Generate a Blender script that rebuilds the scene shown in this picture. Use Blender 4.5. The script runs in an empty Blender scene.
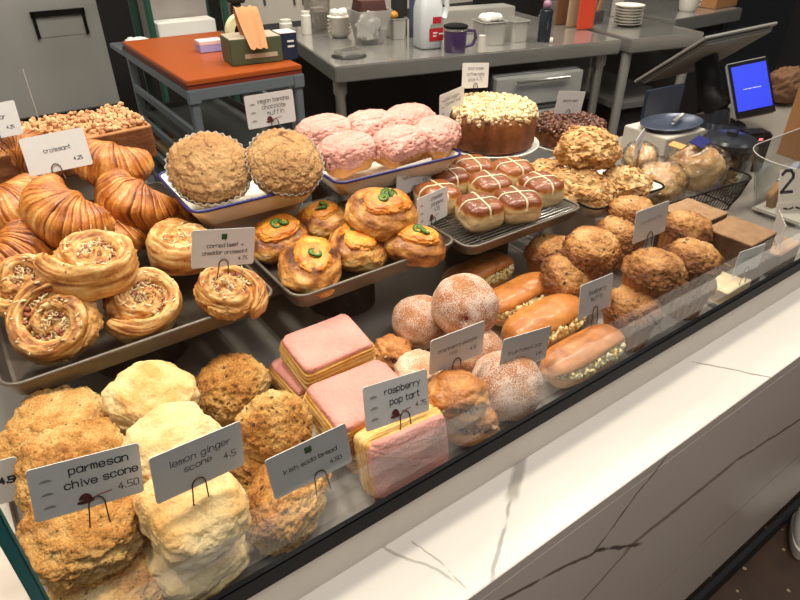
import bpy, bmesh, math, random
import numpy as np
from mathutils import Vector, Matrix, Euler
C = bpy.context.scene.collection
R = math.radians
CAM_H = 1.375
# ---------------------------------------------------------------- camera model (photo measured 800x600)
F = 620.0
PITCH = math.atan2(405, 620)
YAW = math.atan2(1030, math.hypot(620, 405))
_h = np.array([math.cos(YAW), math.sin(YAW), 0]); _r = np.array([math.sin(YAW), -math.cos(YAW), 0]); _u = np.array([0, 0, 1.])
_f = _h*math.cos(PITCH) - _u*math.sin(PITCH); _c = _h*math.sin(PITCH) + _u*math.cos(PITCH)
def ray(x, y): return _f*F + _r*(x-400) - _c*(y-300)
def P(x, y, z):
    "world point at height z seen at photo position x,y"
    d = ray(x, y); k = (CAM_H - z)/-d[2]
    return (d[0]*k, d[1]*k, z)
def PY(x, y, Y):
    d = ray(x, y); k = Y/d[1]
    return (d[0]*k, Y, CAM_H + d[2]*k)
# ---------------------------------------------------------------- colour and noise
def hx(s):
    s = s.lstrip('#'); v = [int(s[i:i+2], 16)/255 for i in (0, 2, 4)]
    return tuple((c/12.92 if c <= .04045 else ((c+.055)/1.055)**2.4) for c in v) + (1.,)
_rng = np.random.RandomState(7)
_perm = np.concatenate([_rng.permutation(256)]*3)
_g = _rng.normal(size=(256, 3)); _g /= np.linalg.norm(_g, axis=1)[:, None]
def pn(p):
    p = np.asarray(p, float); i = np.floor(p).astype(int); f = p - i; i &= 255
    w = f*f*f*(f*(f*6-15)+10); out = 0
    for dx in (0, 1):
        for dy in (0, 1):
            for dz in (0, 1):
                h = _perm[_perm[_perm[i[:, 0]+dx]+i[:, 1]+dy]+i[:, 2]+dz]
                g = _g[h]
                v = g[:, 0]*(f[:, 0]-dx) + g[:, 1]*(f[:, 1]-dy) + g[:, 2]*(f[:, 2]-dz)
                k = (w[:, 0] if dx else 1-w[:, 0])*(w[:, 1] if dy else 1-w[:, 1])*(w[:, 2] if dz else 1-w[:, 2])
                out = out + v*k
    return out*1.5
def fbm(p, o=3):
    s, a = 0, 1
    for k in range(o):
        s = s + a*pn(p*2**k + 17.3*k); a *= .5
    return s
def sst(a, b, x):
    t = np.clip((x-a)/(b-a), 0, 1); return t*t*(3-2*t)
# ---------------------------------------------------------------- mesh helpers
_ico = {}
def ico(n):
    if n not in _ico:
        bm = bmesh.new(); bmesh.ops.create_icosphere(bm, subdivisions=n, radius=1)
        V = np.array([v.co[:] for v in bm.verts]); Fc = [[v.index for v in f.verts] for f in bm.faces]
        bm.free(); _ico[n] = (V/np.linalg.norm(V, axis=1)[:, None], Fc)
    return _ico[n]
def mesh(name, V, Fc, mat, smooth=True, b=None, flip=False):
    me = bpy.data.meshes.new(name)
    V = np.asarray(V, float)
    me.from_pydata([tuple(v) for v in V], [], [list(f)[::-1] if flip else list(f) for f in Fc])
    if b is not None:
        a = me.attributes.new('bake', 'FLOAT', 'POINT'); a.data.foreach_set('value', np.asarray(b, np.float32))
    me.materials.append(mat)
    me.polygons.foreach_set('use_smooth', [bool(smooth)]*len(me.polygons))
    me.update()
    return me
def bmmesh(name, bm, mat, smooth=False, bevel=0, seg=2):
    if bevel: bmesh.ops.bevel(bm, geom=bm.edges[:], offset=bevel, segments=seg, affect='EDGES', profile=.5)
    me = bpy.data.meshes.new(name); bm.to_mesh(me); bm.free(); me.materials.append(mat)
    me.polygons.foreach_set('use_smooth', [bool(smooth)]*len(me.polygons))
    return me
def obj(name, me, parent=None, loc=None, rot=None, label=None, kind=None):
    o = bpy.data.objects.new(name, me); C.objects.link(o)
    if parent is not None: o.parent = parent
    if loc is not None: o.location = loc
    if rot is not None: o.rotation_euler = rot
    if label: o['label'] = label
    if kind: o['kind'] = kind
    return o
def tag(o, label, cat, group=None):
    o['label'] = label; o['category'] = cat
    if group: o['group'] = group
    return o
def thing(name, label, cat, loc=(0, 0, 0), rz=0, group=None):
    o = bpy.data.objects.new(name, None); C.objects.link(o); o.empty_display_size = .02
    o.location = loc; o.rotation_euler = (0, 0, R(rz))
    return tag(o, label, cat, group)
def box_bm(bm, c, s, rz=0):
    m = Matrix.Translation(c) @ Matrix.Rotation(rz, 4, 'Z') @ Matrix.Diagonal((*s, 1))
    bmesh.ops.create_cube(bm, size=1, matrix=m)
def box(name, c, s, mat, parent=None, bevel=.002, rz=0, label=None, seg=2):
    bm = bmesh.new(); box_bm(bm, c, s, rz)
    if bevel: bmesh.ops.bevel(bm, geom=bm.edges[:], offset=bevel, segments=seg, affect='EDGES')
    return obj(name, bmmesh(name, bm, mat, False), parent, label=label)
def boxes(name, lst, mat, parent=None, label=None):
    bm = bmesh.new()
    for c, s in lst: box_bm(bm, c, s)
    return obj(name, bmmesh(name, bm, mat, False), parent, label=label)
def quads(nu, nv, cu=False, cv=False, off=0):
    "grid faces, index = i*nv+j"
    out = []
    for i in range(nu if cu else nu-1):
        for j in range(nv if cv else nv-1):
            a, b2 = i, (i+1) % nu; c, d = j, (j+1) % nv
            out.append((off+a*nv+c, off+b2*nv+c, off+b2*nv+d, off+a*nv+d))
    return out
def lathe(prof, n=48):
    V = []; m = len(prof)
    for i in range(n):
        a = 2*math.pi*i/n
        for r, z in prof: V.append((r*math.cos(a), r*math.sin(a), z))
    return np.array(V), quads(n, m, cu=True)
def lathe_me(name, prof, mat, n=48, smooth=True):
    V, Fc = lathe(prof, n)
    me = mesh(name, V, Fc, mat, smooth)
    return me
def autosmooth(me, ang=35):
    me.set_sharp_from_angle(angle=R(ang)); return me
def tube(pts, r, n=8, closed=False):
    pts = [Vector(p) for p in pts]; V = []; N = len(pts)
    rr = r if hasattr(r, '__len__') else [r]*N
    prev = None
    for i, p in enumerate(pts):
        t = (pts[(i+1) % N]-pts[i-1]) if closed else (pts[min(i+1, N-1)]-pts[max(i-1, 0)])
        t.normalize()
        ref = prev if prev is not None else (Vector((0, 0, 1)) if abs(t.z) < .9 else Vector((1, 0, 0)))
        u = (ref - t*ref.dot(t)); u.normalize(); w = t.cross(u); prev = u
        for k in range(n):
            a = 2*math.pi*k/n; V.append(p + (u*math.cos(a)+w*math.sin(a))*rr[i])
    Fc = quads(N, n, cu=closed, cv=True)
    if not closed:
        Fc.append(tuple(range(n))[::-1]); Fc.append(tuple((N-1)*n+k for k in range(n)))
    return np.array([v[:] for v in V]), Fc
def join(parts):
    V, Fc, o = [], [], 0
    for v, f in parts:
        V.append(np.asarray(v)); Fc += [tuple(i+o for i in q) for q in f]; o += len(v)
    return np.concatenate(V), Fc
def bars(name, lst, mat, parent=None, r=.002, n=6, label=None, closed=False):
    V, Fc = join([tube(p, r, n, closed) for p in lst])
    return obj(name, mesh(name, V, Fc, mat), parent, label=label)
def rrect(w, d, rad, n=6):
    "rounded rectangle loop, ccw"
    out = []
    for cx, cy, a0 in ((w/2-rad, d/2-rad, 0), (-w/2+rad, d/2-rad, 90), (-w/2+rad, -d/2+rad, 180), (w/2-rad, -d/2+rad, 270)):
        for k in range(n+1):
            a = R(a0+90*k/n); out.append((cx+rad*math.cos(a), cy+rad*math.sin(a)))
    return out
def loops(lst, cap0=True, cap1=True):
    "list of (loop2d, z) -> skinned solid"
    V = [];
    for lp, z in lst: V += [(x, y, z) for x, y in lp]
    n = len(lst[0][0]); Fc = quads(len(lst), n, cv=True)
    Fc = [f[::-1] for f in Fc]
    if cap0: Fc.append(tuple(range(n))[::-1])
    if cap1: Fc.append(tuple((len(lst)-1)*n+k for k in range(n)))
    return np.array(V), Fc
# ---------------------------------------------------------------- materials
def nt_new(name):
    m = bpy.data.materials.new(name); m.use_nodes = True
    nt = m.node_tree; bs = nt.nodes['Principled BSDF']
    return m, nt, bs
def nd(nt, t, **kw):
    n = nt.nodes.new(t)
    for k, v in kw.items():
        if k.startswith('i_'):
            n.inputs[k[2:].replace('_', ' ')].default_value = v
        elif k.startswith('n'):
            n.inputs[int(k[1:])].default_value = v
        else: setattr(n, k, v)
    return n
def mth(nt, op, a, b=None, c=None, clamp=False):
    n = nt.nodes.new('ShaderNodeMath'); n.operation = op; n.use_clamp = clamp
    for i, v in enumerate((a, b, c)):
        if v is None: continue
        if isinstance(v, (int, float)): n.inputs[i].default_value = v
        else: nt.links.new(v, n.inputs[i])
    return n.outputs[0]
def mixc(nt, fac, a, b, mode='MIX'):
    n = nt.nodes.new('ShaderNodeMix'); n.data_type = 'RGBA'; n.blend_type = mode
    for i, v in ((0, fac), (6, a), (7, b)):
        if isinstance(v, (int, float, tuple)): n.inputs[i].default_value = v
        else: nt.links.new(v, n.inputs[i])
    return n.outputs[2]
def ramp(nt, fac, stops):
    n = nt.nodes.new('ShaderNodeValToRGB'); e = n.color_ramp.elements
    while len(e) < len(stops): e.new(.5)
    for k, (p, c) in enumerate(stops): e[k].position = p; e[k].color = hx(c) if isinstance(c, str) else c
    nt.links.new(fac, n.inputs[0]); return n.outputs[0]
def plain(name, col, rough=.5, metal=0, **kw):
    m, nt, bs = nt_new(name)
    bs.inputs['Base Color'].default_value = hx(col); bs.inputs['Roughness'].default_value = rough; bs.inputs['Metallic'].default_value = metal
    for k, v in kw.items(): bs.inputs[k.replace('_', ' ')].default_value = v
    # slight procedural unevenness
    tc = nd(nt, 'ShaderNodeTexCoord'); n = nd(nt, 'ShaderNodeTexNoise', i_Scale=40., i_Detail=3.)
    nt.links.new(tc.outputs['Object'], n.inputs['Vector'])
    nt.links.new(mixc(nt, .10, hx(col), mixc(nt, n.outputs[0], (0, 0, 0, 1), hx(col))), bs.inputs['Base Color'])
    return m
def steel(name, col='#b9b7b2', rough=.32, stretch=(1, 1, 30), metal=.75, wave=0):
    m, nt, bs = nt_new(name)
    tc = nd(nt, 'ShaderNodeTexCoord'); mp = nd(nt, 'ShaderNodeMapping'); mp.inputs['Scale'].default_value = stretch
    n = nd(nt, 'ShaderNodeTexNoise', i_Scale=6., i_Detail=(.5 if wave else 5.))
    nt.links.new(tc.outputs['Object'], mp.inputs[0]); nt.links.new(mp.outputs[0], n.inputs['Vector'])
    n2 = nd(nt, 'ShaderNodeTexNoise', i_Scale=5., i_Detail=4.); nt.links.new(tc.outputs['Object'], n2.inputs['Vector'])
    bs.inputs['Metallic'].default_value = metal
    c = hx(col); d = tuple(x*.90 for x in c[:3])+(1,)
    nt.links.new(mixc(nt, n2.outputs[0], d, c), bs.inputs['Base Color'])
    nt.links.new(mth(nt, 'MULTIPLY_ADD', n.outputs[0], .10, rough-.05), bs.inputs['Roughness'])
    if wave:
        bp = nd(nt, 'ShaderNodeBump'); bp.inputs['Distance'].default_value = wave
        nt.links.new(n.outputs[0], bp.inputs['Height']); nt.links.new(bp.outputs[0], bs.inputs['Normal'])
    return m
def glassy(name, tint=(1, 1, 1, 1), refl=1.0, ior=1.45, base=0.0, rough=.0):
    "thin clear pane or film: tinted see-through plus mirror reflection that grows at grazing angles"
    m = bpy.data.materials.new(name); m.use_nodes = True; nt = m.node_tree; nt.nodes.clear()
    out = nd(nt, 'ShaderNodeOutputMaterial'); tr = nd(nt, 'ShaderNodeBsdfTransparent'); gl = nd(nt, 'ShaderNodeBsdfGlossy')
    tr.inputs[0].default_value = tint; gl.inputs['Roughness'].default_value = rough
    fr = nd(nt, 'ShaderNodeFresnel'); ge = nd(nt, 'ShaderNodeNewGeometry')
    nt.links.new(mth(nt, 'MULTIPLY_ADD', ge.outputs['Backfacing'], 1/ior-ior, ior), fr.inputs['IOR'])
    mx = nd(nt, 'ShaderNodeMixShader')
    if rough > .05:
        tc = nd(nt, 'ShaderNodeTexCoord'); nz = nd(nt, 'ShaderNodeTexNoise', i_Scale=55., i_Detail=3.); bp = nd(nt, 'ShaderNodeBump'); bp.inputs['Distance'].default_value = .006
        nt.links.new(tc.outputs['Object'], nz.inputs['Vector']); nt.links.new(nz.outputs[0], bp.inputs['Height']); nt.links.new(bp.outputs[0], gl.inputs['Normal']); nt.links.new(bp.outputs[0], fr.inputs['Normal'])
    nt.links.new(mth(nt, 'MULTIPLY_ADD', fr.outputs[0], refl, base, clamp=True), mx.inputs[0])
    nt.links.new(tr.outputs[0], mx.inputs[1]); nt.links.new(gl.outputs[0], mx.inputs[2]); nt.links.new(mx.outputs[0], out.inputs[0])
    return m
def crust(name, stops, s1=45, k1=.5, s2=220, k2=.35, rough=.55, bump=.4, specks=(), coat=0, sugar=None, bias=0, spec=.4):
    "baked dough: ramp driven by the vertex bake value plus two noises; specks = (scale, size, density, colour)"
    m, nt, bs = nt_new(name)
    tc = nd(nt, 'ShaderNodeTexCoord'); oi = nd(nt, 'ShaderNodeObjectInfo')
    va = nd(nt, 'ShaderNodeVectorMath', operation='ADD'); sc = nd(nt, 'ShaderNodeVectorMath', operation='SCALE')
    cb = nd(nt, 'ShaderNodeCombineXYZ')
    nt.links.new(oi.outputs['Random'], cb.inputs[0]); nt.links.new(oi.outputs['Random'], cb.inputs[1])
    nt.links.new(cb.outputs[0], sc.inputs[0]); sc.inputs['Scale'].default_value = 7.
    nt.links.new(tc.outputs['Object'], va.inputs[0]); nt.links.new(sc.outputs[0], va.inputs[1]); co = va.outputs[0]
    at = nd(nt, 'ShaderNodeAttribute', attribute_name='bake')
    n1 = nd(nt, 'ShaderNodeTexNoise', i_Scale=float(s1), i_Detail=3.); n2 = nd(nt, 'ShaderNodeTexNoise', i_Scale=float(s2), i_Detail=3., i_Roughness=.65)
    for n in (n1, n2): nt.links.new(co, n.inputs['Vector'])
    f = mth(nt, 'MULTIPLY_ADD', n1.outputs[0], k1, mth(nt, 'ADD', at.outputs['Fac'], bias - k1/2 - k2/2))
    f = mth(nt, 'MULTIPLY_ADD', n2.outputs[0], k2, f)
    f = mth(nt, 'MULTIPLY_ADD', oi.outputs['Random'], .14, mth(nt, 'SUBTRACT', f, .07), clamp=True)
    col = ramp(nt, f, stops)
    for (sca, size, dens, c) in specks:
        vo = nd(nt, 'ShaderNodeTexVoronoi', i_Scale=float(sca)); nt.links.new(co, vo.inputs['Vector'])
        wob = mth(nt, 'MULTIPLY_ADD', n2.outputs[0], .5, mth(nt, 'SUBTRACT', vo.outputs['Distance'], .25))
        a = mth(nt, 'LESS_THAN', wob, size)
        sp = nd(nt, 'ShaderNodeSeparateColor'); nt.links.new(vo.outputs['Color'], sp.inputs[0])
        a = mth(nt, 'MULTIPLY', a, mth(nt, 'LESS_THAN', sp.outputs[0], dens))
        col = mixc(nt, mth(nt, 'MULTIPLY', a, .85), col, hx(c))
    if sugar:
        ns = nd(nt, 'ShaderNodeTexNoise', i_Scale=float(sugar[0]), i_Detail=2.); nl = nd(nt, 'ShaderNodeTexNoise', i_Scale=38., i_Detail=3.)
        for n in (ns, nl): nt.links.new(co, n.inputs['Vector'])
        a = mth(nt, 'ADD', mth(nt, 'MULTIPLY', ns.outputs[0], 2.2), mth(nt, 'MULTIPLY', nl.outputs[0], 1.5))
        a = mth(nt, 'MULTIPLY', mth(nt, 'SUBTRACT', a, sugar[1]), 3., clamp=True)
        col = mixc(nt, mth(nt, 'MULTIPLY', a, sugar[2]), col, hx('#f3e6dc'))
    nt.links.new(col, bs.inputs['Base Color'])
    bs.inputs['Roughness'].default_value = rough; bs.inputs['Specular IOR Level'].default_value = spec
    if coat: bs.inputs['Coat Weight'].default_value = coat; bs.inputs['Coat Roughness'].default_value = .18
    bp = nd(nt, 'ShaderNodeBump'); bp.inputs['Strength'].default_value = bump; bp.inputs['Distance'].default_value = .003
    nt.links.new(mth(nt, 'ADD', n2.outputs[0], mth(nt, 'MULTIPLY', n1.outputs[0], .6)), bp.inputs['Height']); nt.links.new(bp.outputs[0], bs.inputs['Normal'])
    return m
# ================================================================ materials of the food
M = {}
M['scone'] = crust('chive_scone_crust', [(.0, '#f1daa4'), (.3, '#e3ba76'), (.55, '#ca8f48'), (.8, '#9e622a'), (1, '#6d3c19')], 24, .75, 420, .75, .8, 1., specks=[(150, .19, .34, '#55642a'), (95, .16, .14, '#6b4218')])
M['lemon'] = crust('lemon_scone_crust', [(.0, '#f3deb0'), (.4, '#ebcd94'), (.65, '#dba862'), (1, '#b3742f')], 22, .7, 300, .35, .7, .6)
M['soda'] = crust('soda_bread_crust', [(.0, '#f0d7a0'), (.35, '#deb066'), (.6, '#c1843c'), (.8, '#8a4f20'), (1, '#52290f')], 26, .9, 420, .75, .72, 1., specks=[(95, .22, .42, '#38200f'), (80, .16, .18, '#2a1810')])
M['puff'] = crust('puff_pastry', [(.0, '#f6dfa8'), (.35, '#ebbd6e'), (.6, '#d49340'), (.85, '#ae6a27'), (1, '#7e4516')], 50, .4, 200, .4, .6, .4)
M['swirl'] = crust('laminated_swirl', [(.0, '#f2dcb0'), (.3, '#e8bf80'), (.55, '#d29a55'), (.8, '#ab6b32'), (1, '#7a431c')], 45, .5, 190, .45, .55, .6, specks=[(110, .14, .14, '#7a3b1e')], coat=.1, bias=.07)
M['croissant'] = crust('croissant_crust', [(.0, '#edbd74'), (.3, '#d68f42'), (.55, '#b86a26'), (.8, '#8a4716'), (1, '#58290d')], 36, .5, 170, .35, .42, .45, coat=.25, bias=.07)
M['donut'] = crust('sugared_dough', [(.0, '#e2bd90'), (.4, '#bf8250'), (.7, '#a0643a'), (1, '#7c4526')], 30, .35, 200, .25, .8, .35, sugar=(620, 1.70, .55))
M['brioche'] = crust('glossy_bun', [(.0, '#f3e0b4'), (.25, '#ebbf80'), (.5, '#dc9a52'), (.75, '#c47a36'), (1, '#93501f')], 28, .4, 120, .2, .42, .2, coat=.22)
M['roll'] = crust('fruit_roll', [(.0, '#f0cc98'), (.35, '#d99a58'), (.65, '#b36e34'), (1, '#743d1a')], 36, .7, 260, .5, .5, .6, coat=.15)
M['fruit'] = crust('cranberry_filling', [(.0, '#8a4a3a'), (.4, '#5c231e'), (.7, '#d2b48c'), (1, '#33130f')], 60, 1., 200, .4, .4, .4, bias=.3)
M['egg'] = crust('egg_filling', [(.0, '#fbf0c4'), (.45, '#f4d878'), (.7, '#e6bd56'), (1, '#b98a3c')], 90, .5, 300, .4, .5, .5, specks=[(140, .3, .38, '#38421c'), (120, .2, .15, '#f8f4e4')])
M['muffin'] = crust('muffin_crust', [(.0, '#e2b77c'), (.3, '#c68c4c'), (.55, '#9f6432'), (.8, '#723f1d'), (1, '#46260f')], 30, 1.05, 380, .75, .55, .9, specks=[(80, .24, .30, '#24151c')], coat=.12)
M['muffinside'] = crust('muffin_side', [(.0, '#c78a4a'), (.5, '#a4683a'), (1, '#6c4020')], 50, .5, 200, .3, .6, .4, specks=[(100, .18, .2, '#3a2220')])
M['crumb'] = crust('streusel_muffin', [(.0, '#e2c092'), (.35, '#cda06a'), (.6, '#b08050'), (.85, '#805434'), (1, '#4d2d1b')], 28, .7, 450, .8, .8, 1., specks=[(85, .17, .12, '#4a2a1c')])
M['bagel'] = crust('pepper_bun', [(.0, '#ecc382'), (.35, '#d59a4e'), (.6, '#b47434'), (.85, '#824a20'), (1, '#522b14')], 36, .8, 260, .5, .5, .55, bias=.10, specks=[(230, .14, .14, '#8a4c1c')], coat=.2)
M['cheese'] = crust('melted_cheese', [(.0, '#f2bd52'), (.3, '#e99a30'), (.6, '#cf701e'), (1, '#7e3c14')], 60, .8, 200, .4, .4, .6, coat=.2)
M['jal'] = plain('jalapeno_skin', '#33601a', .35); M['jalin'] = plain('jalapeno_flesh', '#7f9c3a', .4)
M['hcb'] = crust('hot_cross_bun', [(.0, '#efdcb0'), (.3, '#ddb06e'), (.5, '#b06a32'), (.75, '#81421d'), (1, '#552812')], 35, .35, 160, .2, .38, .2, coat=.45)
M['icing'] = plain('white_icing', '#ead9b8', .45)
M['pink'] = crust('pink_icing', [(.0, '#e8b5a8'), (.5, '#dea294'), (1, '#c98676')], 25, .6, 260, .4, .5, .8, coat=.1)
M['popicing'] = crust('raspberry_icing', [(.0, '#e3a397'), (.5, '#d99488'), (1, '#c47e72')], 30, .6, 130, .4, .62, .8)
M['jam'] = plain('raspberry_jam', '#6d1a1f', .25)
M['loaf'] = crust('loaf_crust', [(.0, '#e8b976'), (.4, '#cf9250'), (.75, '#a5692f'), (1, '#74431b')], 40, .4, 200, .3, .6, .4)
M['almond'] = crust('almond_croissant', [(.0, '#ecd3a6'), (.35, '#d7ac70'), (.6, '#b9824a'), (.85, '#8c5a2f'), (1, '#5f391c')], 50, .7, 230, .5, .65, .9)
M['flake'] = crust('almond_flake', [(.0, '#f1dab0'), (.4, '#dfba82'), (.7, '#bf8c4e'), (1, '#8a592c')], 120, .9, 400, .4, .6, .2, bias=.42)
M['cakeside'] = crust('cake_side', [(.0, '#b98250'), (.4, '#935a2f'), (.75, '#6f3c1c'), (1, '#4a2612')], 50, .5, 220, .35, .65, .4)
M['cakecrumb'] = crust('pale_crumb', [(.0, '#f6e8cb'), (.5, '#ead2a6'), (.8, '#d2a970'), (1, '#a87a45')], 60, .9, 300, .4, .75, .5, bias=.35)
M['pecan'] = crust('pecan_topping', [(.0, '#a9704a'), (.4, '#7d4a30'), (.75, '#57301f'), (1, '#361c12')], 90, 1., 300, .4, .35, .5, coat=.3, bias=.45)
M['nutbar'] = crust('nut_topping', [(.0, '#f3dcb0'), (.4, '#e0b987'), (.7, '#c38a5e'), (1, '#8a5038')], 55, 1.1, 300, .5, .6, .5, bias=.4)
M['brownie'] = crust('brownie_crumb', [(.0, '#b08a66'), (.35, '#8f6a48'), (.6, '#5c3b24'), (1, '#331d10')], 50, .3, 240, .3, .65, .4)
M['blondie'] = crust('blondie', [(.0, '#f5e2b8'), (.5, '#ecd09a'), (1, '#cfa468')], 50, .4, 240, .3, .6, .3)
M['cookie'] = crust('cookie', [(.0, '#c99a66'), (.5, '#a4713f'), (1, '#6d4522')], 50, .6, 240, .4, .6, .5, specks=[(90, .2, .3, '#3d2415')])
# ================================================================ pastry shapes (variant = list of (part, mesh, kind, [subparts]))
class Surf:
    "lumpy super-ellipsoid evaluated along unit directions"
    def __init__(s, seed, ax, ay, az, pw=2.3, a=(.08, .05, .02), f=(1.6, 4.5, 13), ridge=1., bottom=.75, taper=0, pz=None):
        s.__dict__.update(locals()); s.off = np.array([seed*3.7, seed*1.9, seed*5.3])
    def disp(s, d):
        o = s.off
        r2 = (.35-np.abs(pn(d*s.f[1]+o)))*s.ridge + pn(d*s.f[1]*1.7+o)*(1-s.ridge*.6)
        return s.a[0]*fbm(d*s.f[0]+o, 2) + s.a[1]*r2 + s.a[2]*fbm(d*s.f[2]+o, 2)
    def __call__(s, d):
        p = s.pw
        r = (np.abs(d)**p).sum(1)**(-1/p)
        k = (r*(1+s.disp(d)))[:, None]
        v = d*k
        if s.bottom < 1: v[:, 2] = np.where(v[:, 2] < -s.bottom, -s.bottom-(np.abs(v[:, 2])-s.bottom)*.12, v[:, 2])
        if s.taper: v[:, :2] *= (1 + s.taper*np.clip(v[:, 2], -1, 1))[:, None]
        return v*np.array([s.ax, s.ay, s.az])
    def normal(s, d):
        e = .02; t = np.cross(d, [0.31, .52, .79]); t /= np.linalg.norm(t, axis=1)[:, None]; w = np.cross(d, t)
        def nn(q): return q/np.linalg.norm(q, axis=1)[:, None]
        c = s(d); n = np.cross(s(nn(d+e*t))-c, s(nn(d+e*w))-c); return nn(n)
def lump(name, S, mat, n=6, bake=None, sculpt=None):
    d, Fc = ico(n); V = S(d); dd = S.disp(d)
    b = (.30+.25*sst(-.2, .9, d[:, 2])+dd*1.2) if bake is None else bake(d, V, dd)
    if sculpt is not None: V, b = sculpt(d, V, b)
    return mesh(name, V, Fc, M[mat] if isinstance(mat, str) else mat, True, b)
def shell(name, S, cond, thick, mat, n=5, bvar=.5):
    d, Fc = ico(n); m = cond(d); fs = [f for f in Fc if all(m[i] for i in f)]
    used = sorted({i for f in fs for i in f}); idx = {v: k for k, v in enumerate(used)}
    cnt = {}
    for f in fs:
        for a, b in ((f[0], f[1]), (f[1], f[2]), (f[2], f[0])): cnt[(min(a, b), max(a, b))] = cnt.get((min(a, b), max(a, b)), 0)+1
    edge = {v for e, c in cnt.items() if c == 1 for v in e}
    du = d[used]; V = S(du); k = np.array([(-.0006 if v in edge else thick) for v in used])[:, None]
    V = V + S.normal(du)*(k+(.0011*pn(du*8+S.off)+.0007*pn(du*17+S.off))[:, None]*(k > 0))
    return mesh(name, V, [[idx[i] for i in f] for f in fs], mat, True, bvar+.4*pn(du*3+S.off))
def crumbs(name, pts, sizes, mat, seed=1, n=2, flat=.75, long=1.):
    rs = np.random.RandomState(seed); d, Fc = ico(n); parts = []; bb = []
    for p, s in zip(pts, sizes):
        q = Euler(rs.uniform(0, 6.3, 3)).to_matrix(); q = np.array(q)
        v = d*(1+.6*pn(d*1.8+rs.uniform(0, 50, 3)))[:, None]*np.array([long, rs.uniform(.6, 1), flat*rs.uniform(.7, 1.1)])*s
        parts.append((v@q.T+np.asarray(p), Fc)); bb.append(np.full(len(v), rs.uniform(0, .35)))
    V, Fs = join(parts)
    return mesh(name, V, Fs, mat, True, np.concatenate(bb))
def flakes(name, S, n, size, mat, seed, zmin=-.1):
    rs = np.random.RandomState(seed); d = rs.normal(size=(n*3, 3)); d /= np.linalg.norm(d, axis=1)[:, None]; d = d[d[:, 2] > zmin][:n]
    c = S(d); nn = S.normal(d); parts = []; bb = []
    for p, m in zip(c, nn):
        m = Vector(m) + Vector(rs.normal(size=3))*.20; m.normalize(); q = np.array(m.to_track_quat('Z', 'Y').to_matrix()) @ np.array(Matrix.Rotation(rs.uniform(0, 6.3), 3, 'Z'))
        s = size*rs.uniform(.7, 1.25); k = 9; V = []
        for z in (-.00045, .00045):
            for i in range(k):
                a = 2*math.pi*i/k; V.append((math.cos(a)*s*(1+.25*math.cos(a)), math.sin(a)*s*.62, z+math.cos(a)**2*s*.12))
        V = np.array(V)@q.T + np.asarray(p) + np.array(m)*.0012
        Fs = [tuple(range(k))[::-1], tuple(range(k, 2*k))] + [(i, (i+1) % k, k+(i+1) % k, k+i) for i in range(k)]
        parts.append((V, Fs)); bb.append(np.full(2*k, rs.uniform(-.1, .4)))
    V, Fs = join(parts); return mesh(name, V, Fs, mat, False, np.concatenate(bb))
LIB = {}
# --- scones -------------------------------------------------------
LIB['scone'] = [[('chive_scone', lump('chive_scone', Surf(s, .056, .053, .029, 2.6, (.13, .11, .055), (1.5, 3.4, 15), .5), 'scone',
                 bake=lambda d, V, k: .26+.22*sst(-.1, .8, d[:, 2])+k*1.5), None, [])] for s in (1, 2, 3)]
def lemon_sc(d, V, b):
    g = np.exp(-((d[:, 2]+.12+.12*np.sin(d[:, 0]*3+d[:, 1]*2))/.09)**2); V = V*(1-.17*g)[:, None]
    return V, b - .15*g
LIB['lemon'] = [[('lemon_scone', lump('lemon_scone', Surf(s, .050, .047, .030, 2.7, (.10, .06, .022), (1.4, 2.6, 11), .5), 'lemon',
                 bake=lambda d, V, k: .31+.14*sst(.3, .9, d[:, 2])+.55*sst(-.25, -.7, d[:, 2])+k*1.6, sculpt=lemon_sc), None, [])] for s in (11, 12, 13)]
LIB['soda'] = [[('soda_bread', lump('soda_bread', Surf(s, .045, .042, .030, 2.5, (.12, .11, .055), (1.5, 3.6, 15), .5), 'soda',
                 bake=lambda d, V, k: .25+.28*sst(-.1, .8, d[:, 2])+k*1.4), None, [])] for s in (21, 22, 23)]
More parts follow.
